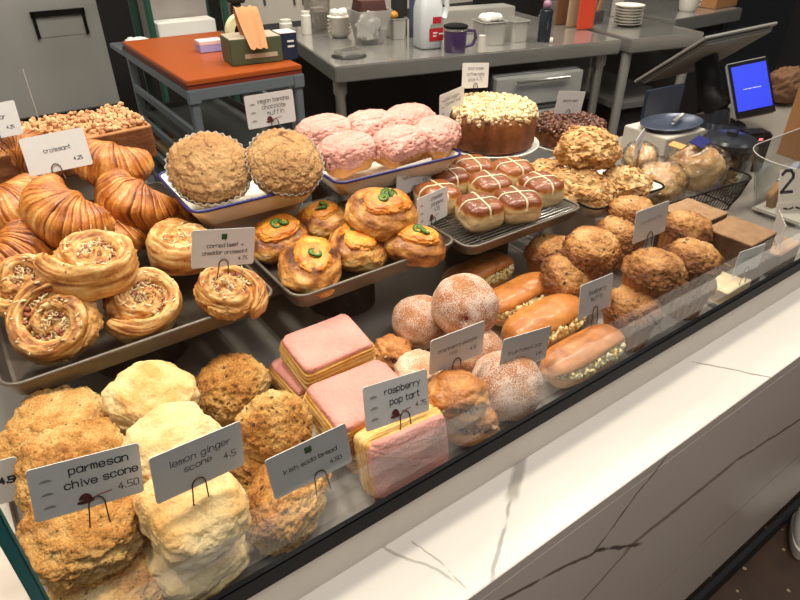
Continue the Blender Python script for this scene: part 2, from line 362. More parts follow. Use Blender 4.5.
# --- pop tart -------------------------------------------------------
def sloop(a, b, n, N=72, w=None):
    t = np.linspace(0, 2*math.pi, N, endpoint=False); c, s = np.cos(t), np.sin(t)
    x = a*np.sign(c)*np.abs(c)**(2/n); y = b*np.sign(s)*np.abs(s)**(2/n)
    return np.stack([x, y], 1)
def pop_tart(seed, a=.052, b2=.042, h=.034):
    N, L = 96, 26; V = []; bk = []
    base = sloop(a, b2, 12, N)
    for j in range(L):
        t = j/(L-1); z = -h/2+h*t
        q = np.concatenate([base*28, np.full((N, 1), t*22+seed*9)], 1)
        off = .0016*pn(q) + .0012*math.sin(t*44) + .003*math.sin(math.pi*t)-.004*math.exp(-((t-.45)/.06)**2)
        k = 1+off/a
        if t < .08 or t > .92: k = k-.012
        zz = z + .0022*pn(np.concatenate([base*16, np.full((N, 1), seed)], 1))*abs(t-.45)*2
        V.append(np.concatenate([base*np.asarray(k)[:, None], zz[:, None]], 1)); bk.append(.22+.5*abs(t-.45)+.12*math.sin(t*44+1)+.25*pn(q*1.5))
    Fc = quads(L, N, cv=True); Fc = [f[::-1] for f in Fc]
    Vb = np.concatenate(V); o = len(Vb); bb = np.concatenate(bk)
    for sgn, ring in ((-1, V[0]), (1, V[-1])):        # caps, domed a little
        for k in (.8, .5, .2):
            p = ring.copy(); p[:, :2] *= k; p[:, 2] += sgn*.003*(1-k*k)
            Vb = np.concatenate([Vb, p]); bb = np.concatenate([bb, np.full(N, .55)])
    def ringf(a0, b0, flip):
        return [((a0+i, a0+(i+1) % N, b0+(i+1) % N, b0+i) if not flip else (a0+i, b0+i, b0+(i+1) % N, a0+(i+1) % N)) for i in range(N)]
    Fc += ringf(0, o, True)+ringf(o, o+N, True)+ringf(o+N, o+2*N, True)+[tuple(o+2*N+i for i in range(N))[::-1]]
    t0 = (L-1)*N; Fc += ringf(t0, o+3*N, False)+ringf(o+3*N, o+4*N, False)+ringf(o+4*N, o+5*N, False)+[tuple(o+5*N+i for i in range(N))]
    body = mesh('pastry_block', Vb, Fc, M['puff'], True, bb)
    th = np.linspace(0, 2*math.pi, N, endpoint=False); wv = .985+.055*pn(np.stack([np.cos(th)*2.2, np.sin(th)*2.2, np.full(N, seed*3.1)], 1))
    rings = [(1.01, -.0035), (1.02, .0005), (1.0, .0032), (.96, .0046), (.8, .0056), (.55, .0064), (.3, .007), (.08, .007)]
    W = []
    for k, z in rings:
        p = base*(k*.985*(wv if k > .9 else 1+(wv-1)*k))[:, None] if hasattr(wv, 'shape') else base*k
        zz = h/2+z+.0009*pn(np.concatenate([p*60, np.full((N, 1), seed)], 1))+.0022*pn(np.concatenate([p*26, np.full((N, 1), seed+5)], 1))
        W.append(np.concatenate([p, zz[:, None]], 1))
    Wv = np.concatenate(W); Fi = [f[::-1] for f in quads(len(rings), N, cv=True)]; Fi = [f[::-1] for f in Fi]; Fi = [tuple(f) for f in Fi]
    Fi = [(i*N+j, i*N+(j+1) % N, (i+1)*N+(j+1) % N, (i+1)*N+j) for i in range(len(rings)-1) for j in range(N)] + [tuple((len(rings)-1)*N+j for j in range(N))]
    ice = mesh('pink_icing', Wv, Fi, M['popicing'], True, .5+.4*pn(Wv*30))
    lp = base*.985
    jv, jf = loops([(lp*.99, -.0035), (lp*1.0, -.0022), (lp*.99, -.001)])
    jam = mesh('jam_layer', jv, jf, M['jam'], True)
    return [('pastry_block', body, None, []), ('pink_icing', ice, None, []), ('jam_layer', jam, None, [])]
LIB['poptart'] = [pop_tart(s) for s in (1, 2)]
# --- doughnut -------------------------------------------------------
def donut_sc(d, V, b):
    hole = Vector((-.55, -.55, .35)).normalized(); ang = np.arccos(np.clip(d@np.array(hole), -1, 1))
    k = np.exp(-(ang/.17)**2); return V*(1-.16*k)[:, None], b+.35*k
LIB['donut'] = []
for s in (31, 32):
    S = Surf(s, .044, .044, .039, 2.15, (.05, .01, .006), (1.3, 3, 8), 0)
    me = lump('sugar_doughnut', S, 'donut', 5, bake=lambda d, V, k: .55-.40*np.exp(-((d[:, 2]+.05)/.13)**2)+k, sculpt=donut_sc)
    hole = Vector((-.55, -.55, .35)).normalized(); c = np.array(hole)*.0355
    j = crumbs('jam_dot', [c], [.0062], M['jam'], s, 3)
    LIB['donut'].append([('dough', me, None, []), ('jam_dot', j, None, [])])
# --- long filled bun ------------------------------------------------
def long_bun(seed, L=.078, w=.032, h=.029):
    nu, nv = 72, 64; u = np.linspace(-1, 1, nu); ph = np.linspace(0, 2*math.pi, nv, endpoint=False)
    V, bk = [], []
    for x in u:
        s = max(1-abs(x)**4, .0004)**.42
        c, z = np.cos(ph), np.sin(ph); n = 2.8
        r = (np.abs(c)**n+np.abs(z)**n)**(-1/n)
        dphi = np.angle(np.exp(1j*(ph-math.radians(170+5*math.sin(x*3+seed)))))
        notch = np.exp(-(dphi/.27)**4)*(1-sst(.82, .97, np.full(1, abs(x)))[0])
        q = np.stack([np.full(nv, x*2.2+seed), c*1.5, z*1.5], 1)
        r = r*(1-.42*notch)*(1+.05*fbm(q, 2))
        V.append(np.stack([np.full(nv, x*L*(1+.0)), c*r*w*s, np.where(z*r < -.85, -.85+(z*r+.85)*.2, z*r)*h*s], 1))
        bk.append(.50+.30*sst(.2, 1, z)-.25*sst(.1, -.8, z)-.55*notch+.12*pn(q*3))
    Vb = np.concatenate(V); Fc = [f[::-1] for f in quads(nu, nv, cv=True)]
    Fc.append(tuple(range(nv))); Fc.append(tuple((nu-1)*nv+k for k in range(nv))[::-1])
    bun = mesh('bun', Vb, Fc, M['brioche'], True, np.concatenate(bk), flip=True)
    rs = np.random.RandomState(seed); pts = []; sz = []
    for k in range(150):
        x = rs.uniform(-.90, .90); a = math.radians(170+rs.uniform(-13, 13)); rr = rs.uniform(.74, 1.06)
        pts.append((x*L, math.cos(a)*w*rr*(1-abs(x)**5), math.sin(a)*h*rr)); sz.append(rs.uniform(.0028, .0062))
    fil = crumbs('egg_filling', pts, sz, M['egg'], seed)
    return [('bun', bun, None, []), ('egg_filling', fil, 'stuff', [])]
LIB['longbun'] = [long_bun(s) for s in (3, 5, 8)]
# --- muffin ---------------------------------------------------------
def muffin(seed):
    S = Surf(seed, .0440, .0440, .029, 2.1, (.10, .08, .05), (1.8, 3.2, 15), .6)
    def sc(d, V, b):
        lo = V[:, 2] < 0; V[lo, 2] *= .22
        rr = np.hypot(V[:, 0], V[:, 1]); k = np.exp(-(((rr/.046)-.98)/.14)**2); V[:, 2] -= .004*k
        return V, b+.22*k
    top = lump('muffin_top', S, 'muffin', 6, bake=lambda d, V, k: .30+.18*sst(.9, .3, d[:, 2])+k*1.3, sculpt=sc)
    N, L = 132, 10; V = []; bk = []
    for j in range(L):
        t = j/(L-1); r = .031+.0115*t; th = np.linspace(0, 2*math.pi, N, endpoint=False)
        rr = r*(1+.035*np.cos(th*22)*(.4+.6*t)); V.append(np.stack([rr*np.cos(th), rr*np.sin(th), np.full(N, -.062+.064*t)], 1)); bk.append(.45+.22*np.cos(th*22+2)+.3*(t-.5))
    Vb = np.concatenate(V); Fc = [f[::-1] for f in quads(L, N, cv=True)]
    Fc = [f[::-1] for f in Fc]; Fc = [(a, d, c, b) for a, b, c, d in Fc]; Fc.append(tuple(range(N))[::-1])
    base = mesh('muffin_base', Vb, [(i*N+j, i*N+(j+1) % N, (i+1)*N+(j+1) % N, (i+1)*N+j) for i in range(L-1) for j in range(N)]+[tuple(range(N))[::-1]], M['muffinside'], True, np.concatenate(bk))
    return [('muffin_top', top, None, []), ('muffin_base', base, None, [])]
LIB['muffin'] = [muffin(s) for s in (41, 42, 43)]
def giant_muffin(seed):
    S = Surf(seed, .062, .062, .036, 2.15, (.07, .07, .05), (1.6, 3.4, 16), .6)
    def sc(d, V, b):
        lo = V[:, 2] < 0; V[lo, 2] *= .4; return V, b
    top = lump('muffin_top', S, 'crumb', 6, bake=lambda d, V, k: .40+k*1.2+.45*np.exp(-(np.abs(pn(d*2.2+seed))/.045)**2)*(pn(d*1.7+seed*2) > -.05), sculpt=sc)
    N, L = 160, 8; V = []
    th = np.linspace(0, 2*math.pi, N, endpoint=False)
    for j in range(L):
        t = j/(L-1); r = .046+.0205*t; rr = r*(1+.03*np.cos(th*36)*(.3+.7*t)); zz = -.042+.050*t+.003*t*pn(np.stack([np.cos(th)*4, np.sin(th)*4, np.full(N, seed)], 1))
        V.append(np.stack([rr*np.cos(th), rr*np.sin(th), zz+0*th], 1))
    for j in range(L-1, -1, -1):
        p = V[j].copy(); p[:, :2] *= .985; p[:, 2] += .0008; V.append(p)
    K = len(V); Fc = [(i*N+j, i*N+(j+1) % N, (i+1)*N+(j+1) % N, (i+1)*N+j) for i in range(K-1) for j in range(N)]+[tuple(range(N))[::-1], tuple((K-1)*N+j for j in range(N))]
    lin = mesh('paper_liner', np.concatenate(V), Fc, M['liner'], True)
    return [('muffin_top', top, None, []), ('paper_liner', lin, None, [])]
M['liner'] = plain('muffin_paper', '#d9cfc0', .6, Transmission_Weight=.35)
LIB['giant'] = [giant_muffin(s) for s in (51, 52)]
# --- laminated swirl ------------------------------------------------
def swirl(seed):
    T, m = 1.72, 40; nu = 220; V, bk = [], []; ph = np.linspace(0, 2*math.pi, m, endpoint=False)
    pitch = .0235
    def rcen(t): return .0440-pitch*T*t*.98
    for i in range(nu):
        t = i/(nu-1); th = 2*math.pi*T*t; rc = rcen(t)
        e = min(1, (1-t)*12)**.5*min(1, .2+t*14)**.5
        hw, hz = (.0100+.0015*t)*e, (.0200-.003*t)*e
        c, s = np.cos(ph), np.sin(ph); n = 2.5; r = (np.abs(c)**n+np.abs(s)**n)**(-1/n)
        q = np.stack([np.full(m, th*.9+seed*5), c*1.2, s*1.2+seed], 1)
        sp = ph*1.0+.22*th
        lam = pn(np.stack([np.cos(sp)*5.5, np.sin(sp)*5.5, np.full(m, th*.35+seed)], 1)); lam2 = pn(np.stack([np.cos(sp)*12, np.sin(sp)*12, np.full(m, th*.5+seed*3)], 1))
        k = 1+.18*fbm(q, 2)+.14*lam+.08*lam2
        rad = rc + c*r*k*hw; z = s*r*k*hz + .001
        z = np.where(z < -.017, -.017+(z+.017)*.15, z)
        V.append(np.stack([rad*np.cos(th), rad*np.sin(th)*.94, z], 1)); bk.append(.30-.42*lam-.32*lam2+.10*sst(.2, 1, s)+.35*pn(q*1.6)+.14*t+.07)
    Vb = np.concatenate(V); Fc = [(i*m+j, (i+1)*m+j, (i+1)*m+(j+1) % m, i*m+(j+1) % m) for i in range(nu-1) for j in range(m)]
    Fc += [tuple(range(m)), tuple((nu-1)*m+k for k in range(m))[::-1]]
    coil = mesh('laminated_coil', Vb, Fc, M['swirl'], True, np.concatenate(bk))
    rs = np.random.RandomState(seed); pts, sz = [], []
    for k in range(300):
        t = rs.uniform(.1, 1); th = 2*math.pi*T*t; g = rs.rand() < .88; rc = rcen(t)+rs.normal()*.003-(pitch/2 if g else 0); pts.append((rc*math.cos(th), rc*math.sin(th)*.94, (.011 if g else .0185)+rs.uniform(0, .004))); sz.append(rs.uniform(.0009, .0026))
    ch = crumbs('cheese_shreds', pts, np.array(sz)*.72, M['curd'], seed, 2, .5, 2.4)
    pts, sz = [], []
    for k in range(60):
        t = rs.uniform(.15, 1); th = 2*math.pi*T*t; rc = rcen(t)-pitch/2+rs.normal()*.002; pts.append((rc*math.cos(th), rc*math.sin(th)*.94, .010+rs.uniform(0, .004))); sz.append(rs.uniform(.002, .0045))
    bf = crumbs('beef_bits', pts, sz, M['beef'], seed+9, 2, .6)
    S = Surf(seed, .037, .035, .013, 2.4, (.10, .16, .06)); fl = lump('inner_dough', S, 'swirl', 5, bake=lambda d, V, k: .42+k*1.2)
    return [('laminated_coil', coil, None, []), ('inner_dough', fl, None, []), ('cheese_shreds', ch, 'stuff', []), ('beef_bits', bf, 'stuff', [])]
M['curd'] = plain('cheese_shred', '#f0dcae', .5); M['beef'] = plain('corned_beef_bit', '#97553a', .5)
LIB['swirl'] = [swirl(s) for s in (1, 2, 3)]
# --- croissant ------------------------------------------------------
def croissant(seed):
    nu, m = 260, 72; V, bk = [], []; ph = np.linspace(0, 2*math.pi, m, endpoint=False); Ra = .036
    rs = np.random.RandomState(seed); ed = np.cumsum(rs.uniform(.08, .19, 12)); ed = np.concatenate([[0.0], ed])
    for i in range(nu):
        t = -1+2*i/(nu-1)
        cs = np.stack([np.cos(ph)*1.3, np.sin(ph)*1.3, np.full(m, t*1.5+seed)], 1)
        tt = t + .07*np.sin(ph+seed) + .05*pn(cs)
        at = np.abs(tt); base = np.clip(1-at**2.0, .002, 1)**.55
        k = np.clip(np.searchsorted(ed, at)-1, 0, len(ed)-2); fr = (at-ed[k])/(ed[k+1]-ed[k])
        bst = np.clip(1-ed[k]**2.0, .04, 1)**.55
        lam = pn(np.stack([tt*34, np.cos(ph)*1.0+seed, np.sin(ph)*1.0], 1)); lam2 = pn(np.stack([tt*75, np.cos(ph)*1.4, np.sin(ph)*1.4+seed], 1))
        r = .040*(.55*base+.45*np.minimum(bst, base*1.5+.02))*(1-.05*sst(.75, 1, fr))*(1+.030*lam+.018*lam2)*(1+.09*pn(cs*1.3+9))
        if abs(t) > .985: r = r*.5
        a = t*R(98); c, s = np.cos(ph), np.sin(ph)
        rad = Ra + c*r*.95; z = s*r*.86; z = np.where(z < -.026, -.026+(z+.026)*.2, z)
        V.append(np.stack([rad*np.sin(a), -(rad*np.cos(a)-Ra*.55), z], 1))
        q = V[-1]*45+seed
        bk.append(.34+.30*sst(.6, 1, fr)-.22*sst(.3, 0, fr)+.10*s+.28*lam+.18*lam2+.30*pn(q))
    Vb = np.concatenate(V); Fc = [(i*m+j, (i+1)*m+j, (i+1)*m+(j+1) % m, i*m+(j+1) % m) for i in range(nu-1) for j in range(m)]
    Fc += [tuple(range(m)), tuple((nu-1)*m+k for k in range(m))[::-1]]
    return [('croissant', mesh('croissant', Vb, Fc, M['croissant'], True, np.concatenate(bk), flip=True), None, [])]
LIB['croissant'] = [croissant(s) for s in (1, 4, 6)]
# --- jalapeno cheese bun --------------------------------------------
def ring_slice(name, r, parent_z, seed):
    pass
def cheese_bun(seed, slices):
    S = Surf(seed, .052, .044, .027, 2.2, (.09, .025, .010), (1.4, 3., 11), .4)
    cx = np.array([.05, -.05])
    def sc(d, V, b):
        rr = np.hypot(d[:, 0]-cx[0], d[:, 1]*1.35-cx[1]); k = np.where(d[:, 2] > 0, np.exp(-(rr/.42)**4), 0); rim = np.where(d[:, 2] > 0, np.exp(-((rr-.55)/.14)**2), 0)
        V[:, 2] -= .007*k; V[:, 2] += .003*rim
        return V, b-.1*k+.20*rim+.55*fbm(d*1.7+seed, 2)+.05
    bun = lump('bun', S, 'bagel', 6, bake=lambda d, V, k: .30+.22*sst(-.1, .7, d[:, 2])+k*1.2, sculpt=sc)
    d, Fc = ico(5); Sf = Surf(seed+50, .036, .0260, .0100, 2.3, (.10, .05, .05), (2, 4, 14), .5); fv = Sf(d)+np.array([.0025, -.002, .0218])
    fil = mesh('cheese_filling', fv, Fc, M['cheese'], True, .38+Sf.disp(d)*1.8)
    parts = [('bun', bun, None, []), ('cheese_filling', fil, None, [])]
    rs = np.random.RandomState(seed)
    for (x, y, z, rr, tx, ty) in slices:
        rot = np.array(Euler((tx, ty, 0)).to_matrix()); n = 28
        c = [(rr*math.cos(2*math.pi*k/n)*(1+.08*math.cos(6.28*k/n*3)), rr*math.sin(2*math.pi*k/n), 0) for k in range(n)]
        V, Ff = tube(c, .0018, 8, True); V = V@rot.T+np.array([x, y, z]); sk = mesh('jalapeno_ring', V, Ff, M['jal'])
        c = [(q[0]*.72, q[1]*.72, 0) for q in c]; bits = [tube(c, .0013, 6, True), tube([(-rr*.6, 0, 0), (0, .001, .0005), (rr*.6, 0, 0)], .0011, 6), tube([(0, 0, 0), (0, rr*.6, 0)], .001, 6)]
        V, Ff = join(bits); V = V@rot.T+np.array([x, y, z]); fl = mesh('jalapeno_flesh', V, Ff, M['jalin'])
        parts.append(('jalapeno_slice', sk, None, [('jalapeno_flesh', fl)]))
    return parts
LIB['cheesebun'] = [cheese_bun(61, [(.001, .000, .0325, .0088, .15, .1), (.012, -.004, .0325, .0075, -.2, .3)]),
                    cheese_bun(62, [(.002, .003, .0325, .0075, .3, -.1), (-.008, -.003, .0325, .0062, -.1, -.4), (.010, .000, .0325, .006, .5, .2)]),
                    cheese_bun(63, [(-.004, -.004, .0325, .0085, .2, .2)])]
# --- hot cross bun ---------------------------------------------------
def cross_bun(seed):
    S = Surf(seed, .0385, .0385, .0265, 3.8, (.05, .02, .008), (1.5, 3.5, 10), .4, bottom=.9)
    bun = lump('bun', S, 'hcb', 5, bake=lambda d, V, k: .10+.62*sst(.22, .55, d[:, 2]+.12*pn(d*3+seed))+k*1.0)
    bars_ = []
    for ax in (0, 1):
        t = np.linspace(R(14), R(166), 40); d = np.zeros((40, 3)); d[:, ax] = np.cos(t); d[:, 2] = np.sin(t); d[:, 1-ax] = .04*np.sin(t*2+seed)
        d /= np.linalg.norm(d, axis=1)[:, None]; p = S(d)+S.normal(d)*.0004
        V, Ff = tube(p, .0019, 10); bars_.append((V, Ff))
    V, Ff = join(bars_)
    return [('bun', bun, None, []), ('icing_cross', mesh('icing_cross', V, Ff, M['icing']), None, [])]
LIB['crossbun'] = [cross_bun(s) for s in (71, 72, 73)]
# --- pink glazed loaf -------------------------------------------------
def pink_loaf(seed):
    S = Surf(seed, .054, .036, .030, 2.9, (.09, .06, .025), (1.5, 2.6, 9), .5, bottom=.85)
    body = lump('loaf', S, 'loaf', 5, bake=lambda d, V, k: .40+k*1.2)
    gl = shell('pink_glaze', S, lambda d: d[:, 2] > -.16+.40*pn(d*2.6+seed*7.1), .0026, M['pink'], 6)
    return [('loaf', body, None, []), ('pink_glaze', gl, None, [])]
LIB['pinkloaf'] = [pink_loaf(s) for s in (81, 82, 83)]
def almond(seed):
    S = Surf(seed, .058, .048, .030, 2.3, (.20, .14, .04), (1.6, 3.6, 11))
    b = lump('croissant', S, 'almond', 6, bake=lambda d, V, k: .32+k*1.3)
    return [('croissant', b, None, []), ('almond_flakes', flakes('almond_flakes', S, 190, .0050, M['flake'], seed), 'stuff', [])]
LIB['almond'] = [almond(s) for s in (91, 92, 93)]
def roll_sc(d, V, b):
    return V, b
LIB['roll'] = []
for s_ in (101, 102):
    S_ = Surf(s_, .038, .034, .028, 2.3, (.14, .06, .02), (1.6, 2.6, 12), .5)
    def pocket(d, V, b):
        k = np.exp(-((d[:, 0]-.05)/.45)**2-((d[:, 2]-.30)/.22)**2)*(d[:, 1] < 0); V = V*(1-.22*k)[:, None]; return V, b+.2*k
    bd = lump('roll', S_, 'roll', 6, bake=lambda d, V, k: .36+.2*sst(0, .8, d[:, 2])+k*1.5, sculpt=pocket)
    rs = np.random.RandomState(s_); fr_ = crumbs('fruit_filling', [(rs.normal()*.010, -.0245+rs.uniform(-.002, .003), .009+rs.normal()*.004) for k in range(34)], rs.uniform(.0025, .0055, 34), M['fruit'], s_)
    LIB['roll'].append([('roll', bd, None, []), ('fruit_filling', fr_, 'stuff', [])])
LIB['sugarroll'] = [[('sugared_roll', lump('sugared_roll', Surf(103, .036, .033, .024, 2.3, (.10, .08, .02), (1.6, 3.2, 10)), 'donut', 5, bake=lambda d, V, k: .25+k), None, [])]]
def slab(name, a, b2, h, mat, seed, top=.1, side=.62, n=6):
    "cut slab: crisp sides, crackled top"
    G = 22; u = np.linspace(-1, 1, G)
    def face(fn): return fn
    d, Fc = ico(6); m = np.abs(d).max(1)[:, None]; q = d/m
    q = np.sign(q)*np.abs(q)
    rd = .08; q2 = np.clip(q, -1+rd, 1-rd); e = q-q2; ln = np.linalg.norm(e, axis=1)[:, None]; q = q2+np.where(ln > 1e-6, e/np.maximum(ln, 1e-6)*np.minimum(ln, rd), 0)
    V = q*np.array([a, b2, h]); k = pn(V*55+seed)*.0012+pn(V*160+seed)*.0005; V = V+d*k[:, None]
    t = sst(.80, .95, q[:, 2]); bk = side*(1-t)+top*t+pn(V*70+seed)*.12
    return mesh(name, V, Fc, M[mat], True, bk)
LIB['brownie'] = [[('brownie', slab('brownie', .043, .043, .024, 'brownie', s, .16, .78), None, [])] for s in (1, 2)]
LIB['blondie'] = [[('blondie', slab('blondie', .040, .036, .014, 'blondie', 3, .25, .4), None, [])]]

PLACED = []
def put(kind, v, at, s, rot, name, label, cat, group=None):
    "place a pastry: at = (photo x, photo y, height of its centre)"
    var = LIB[kind][v % len(LIB[kind])]
    loc = P(*at) if len(at) == 3 else at[3:]
    s = s if isinstance(s, tuple) else (s, s, s)
    if len(var) == 1:
        root = obj(name, var[0][1])
    else:
        root = bpy.data.objects.new(name, None); C.objects.link(root); root.empty_display_size = .02
        for pname, me, kd, subs in var:
            o = obj(pname, me, root, kind=kd)
            for sn, sm in subs: obj(sn, sm, o)
    root.rotation_mode = 'ZYX'; root.location = loc; root.rotation_euler = tuple(R(a) for a in rot); root.scale = s
    PLACED.append((root, [m for _, m, _, _ in var]))
    return tag(root, label, cat, group)
# ================================================================ hard materials
M['steel'] = steel('brushed_steel', '#d2d0cc', .19, metal=.8); M['steeldark'] = steel('dull_steel', '#a2a3a8', .22, metal=.9)
M['cabsteel'] = steel('fridge_steel', '#dededb', .30, (.9, .9, .07), .55, .035)
M['pan'] = steel('aluminium_pan', '#756d63', .45, (1, 1, 1), .6); M['panfloor'] = steel('baked_pan_floor', '#5d544b', .5, (1, 1, 1))
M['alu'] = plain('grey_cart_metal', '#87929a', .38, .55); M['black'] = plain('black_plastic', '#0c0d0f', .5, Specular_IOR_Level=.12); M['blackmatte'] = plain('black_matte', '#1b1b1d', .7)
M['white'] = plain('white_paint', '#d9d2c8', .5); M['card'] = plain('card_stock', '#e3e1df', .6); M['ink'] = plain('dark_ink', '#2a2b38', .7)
M['wire'] = plain('copper_wire', '#5c4334', .35, .8); M['panlight'] = steel('light_pan_steel', '#cfccc6', .34, (1, 1, 1), .6); M['enamel'] = plain('white_enamel', '#ece6da', .25); M['blue'] = plain('cobalt_rim', '#262a6e', .3)
M['ceramic'] = plain('white_ceramic', '#eae6dd', .25); M['stand'] = plain('cake_stand_white', '#e6e2da', .3)
M['orange'] = plain('orange_board', '#a54e1a', .33); M['orangeedge'] = plain('red_brown_edge', '#7a2a12', .45)
M['dgreen'] = plain('green_post', '#1f4a3c', .4); M['maroon'] = plain('maroon_mark', '#5a1f22', .6); M['redmark'] = plain('red_mark', '#a8504c', .6); M['greymark'] = plain('taupe_mark', '#a39a94', .7)
M['clover'] = plain('clover_green', '#1f5a34', .6)
M['acrylic'] = glassy('acrylic', (.93, .95, .95, 1), 1.0, 1.45, .02); M['film'] = glassy('plastic_film', (.97, .96, .94, 1), 1.1, 1.5, .06, .12)
M['glass'] = glassy('display_glass', (.94, .965, .972, 1), 1.15, 1.5)
M['glassedge'] = plain('green_glass_edge', '#14585a', .6, Specular_IOR_Level=.1)
M['smoke'] = plain('dark_lid', '#20262e', .2)
def marble():
    m, nt, bs = nt_new('veined_marble'); geo = nd(nt, 'ShaderNodeNewGeometry'); pos = geo.outputs['Position']
    n = nd(nt, 'ShaderNodeTexNoise', i_Scale=3.2, i_Detail=5.); nt.links.new(pos, n.inputs['Vector'])
    n2 = nd(nt, 'ShaderNodeTexNoise', i_Scale=20., i_Detail=4.); nt.links.new(pos, n2.inputs['Vector'])
    wv = nd(nt, 'ShaderNodeVectorMath', operation='SUBTRACT'); nt.links.new(n2.outputs['Color'], wv.inputs[0]); wv.inputs[1].default_value = (.5, .5, .5)
    ws = nd(nt, 'ShaderNodeVectorMath', operation='SCALE'); nt.links.new(wv.outputs[0], ws.inputs[0]); ws.inputs['Scale'].default_value = .016
    wp = nd(nt, 'ShaderNodeVectorMath', operation='ADD'); nt.links.new(pos, wp.inputs[0]); nt.links.new(ws.outputs[0], wp.inputs[1])
    col = mixc(nt, n.outputs[0], hx('#efeae2'), hx('#dfd8ce'))
    fy, lz = LEDGE_Y, LEDGE_Z
    def L(x, y): return P(x, y, lz)
    def Fr(x, y): return PY(x, y, fy)
    veins = [(L(524, 450), L(512, 500), .010, .75, '#9a968c'), (L(512, 500), L(494, 580), .0035, .7, '#8f8b83'), (L(686, 360), L(776, 378), .0022, .8, '#7d766c'),
             (L(405, 535), L(475, 592), .0016, .6, '#8f877c'), (L(376, 545), L(455, 580), .0022, .55, '#8f877c'),
             (Fr(490, 605), Fr(600, 550), .0045, .85, '#4e4238'), (Fr(596, 551), Fr(640, 545), .0045, .9, '#3f342b'), (Fr(570, 615), Fr(630, 548), .0060, .6, '#6a5d52'), (Fr(625, 551), Fr(735, 462), .0085, .7, '#6a5d52'), (Fr(735, 462), Fr(830, 400), .0055, .75, '#574a40'),
             (Fr(592, 555), Fr(640, 490), .0040, .85, '#4e4238'), (Fr(637, 494), Fr(668, 455), .0034, .75, '#5a4e44'), (Fr(700, 545), Fr(800, 455), .0032, .5, '#5a4e44'), (Fr(615, 625), Fr(710, 540), .0014, .5, '#5a4e44')]
    for a, b, w, s, c in veins:
        a, b = Vector(a), Vector(b); u = (b-a); Ln = u.length; u.normalize()
        d = nd(nt, 'ShaderNodeVectorMath', operation='SUBTRACT'); nt.links.new(wp.outputs[0], d.inputs[0]); d.inputs[1].default_value = a
        cr = nd(nt, 'ShaderNodeVectorMath', operation='CROSS_PRODUCT'); nt.links.new(d.outputs[0], cr.inputs[0]); cr.inputs[1].default_value = u
        ln = nd(nt, 'ShaderNodeVectorMath', operation='LENGTH'); nt.links.new(cr.outputs[0], ln.inputs[0])
        dt = nd(nt, 'ShaderNodeVectorMath', operation='DOT_PRODUCT'); nt.links.new(d.outputs[0], dt.inputs[0]); dt.inputs[1].default_value = u
        k = mth(nt, 'SUBTRACT', 1., mth(nt, 'DIVIDE', ln.outputs['Value'], w), clamp=True)
        t = mth(nt, 'MULTIPLY', mth(nt, 'SUBTRACT', Ln/2+.010, mth(nt, 'ABSOLUTE', mth(nt, 'SUBTRACT', dt.outputs['Value'], Ln/2))), 50., clamp=True)
        col = mixc(nt, mth(nt, 'MULTIPLY', mth(nt, 'MULTIPLY', mth(nt, 'MULTIPLY', k, 2., clamp=True), t), s), col, hx(c))
    nt.links.new(col, bs.inputs['Base Color']); bs.inputs['Roughness'].default_value = .22
    return m
def speckfloor():
    m, nt, bs = nt_new('dark_speckled_floor'); geo = nd(nt, 'ShaderNodeNewGeometry')
    v = nd(nt, 'ShaderNodeTexVoronoi', i_Scale=70.); n = nd(nt, 'ShaderNodeTexNoise', i_Scale=14., i_Detail=6.)
    for q in (v, n): nt.links.new(geo.outputs['Position'], q.inputs['Vector'])
    sp = nd(nt, 'ShaderNodeSeparateColor'); nt.links.new(v.outputs['Color'], sp.inputs[0])
    c = mixc(nt, n.outputs[0], hx('#1c1109'), hx('#573a22'))
    k = mth(nt, 'MULTIPLY', mth(nt, 'GREATER_THAN', sp.outputs[0], .86), mth(nt, 'LESS_THAN', v.outputs['Distance'], .32))
    nt.links.new(mixc(nt, k, c, hx('#b59a74')), bs.inputs['Base Color']); bs.inputs['Roughness'].default_value = .45
    return m
# ================================================================ shell and counter
LEDGE_Y, LEDGE_Z, BACK_Y = .264, .75, .368
M['marble'] = marble(); M['floor'] = speckfloor()
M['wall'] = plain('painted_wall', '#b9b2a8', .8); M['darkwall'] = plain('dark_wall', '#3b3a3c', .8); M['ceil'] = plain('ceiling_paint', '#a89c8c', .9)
M['darkbrown'] = plain('dark_brown_wall', '#50443a', .8)
def struct(name, c, s, mat):
    o = box(name, c, s, mat, bevel=0); o['kind'] = 'structure'; return o
struct('floor', (1.5, 1.2, -.05), (8, 7.6, .1), M['floor'])
struct('wall_back', (1.5, 4.55, 1.5), (8, .1, 3.1), M['darkwall'])
struct('wall_left', (-2.45, 1.2, 1.5), (.1, 7.6, 3.1), M['wall'])
struct('wall_front', (1.5, -2.55, 1.5), (8, .1, 3.1), M['darkbrown'])
struct('wall_right', (5.45, 1.2, 1.5), (.1, 7.6, 3.1), M['darkwall'])
XL, XR = -1.0, 3.4
xm, xw = (XL+XR)/2, XR-XL
ctr = thing('service_counter', 'white marble service counter with grey veins running along the front', 'counter', (0, 0, 0))
box('marble_front', (xm, LEDGE_Y+.01, .414), (xw, .02, .628), M['marble'], ctr, 0)
box('marble_ledge', (xm, (LEDGE_Y+BACK_Y+.01)/2, .739), (xw, BACK_Y-LEDGE_Y+.01, .022), M['marble'], ctr, .001)
box('toe_kick', (xm, LEDGE_Y+.05, .05), (xw, .03, .1), M['blackmatte'], ctr, 0)
box('base_strip', (xm, .258, .03), (xw, .012, .06), M['blackmatte'], ctr, .002)  # thin black strip along the foot of the marble front
box('back_or_shade_panel', (xm, 1.045, .379), (xw, .02, .758), M['steeldark'], ctr, 0)
case = thing('display_case', 'glass fronted pastry display case with black rail and grey deck', 'display case', (0, 0, 0))
M['deck'] = plain('grey_deck', '#98928a', .24)
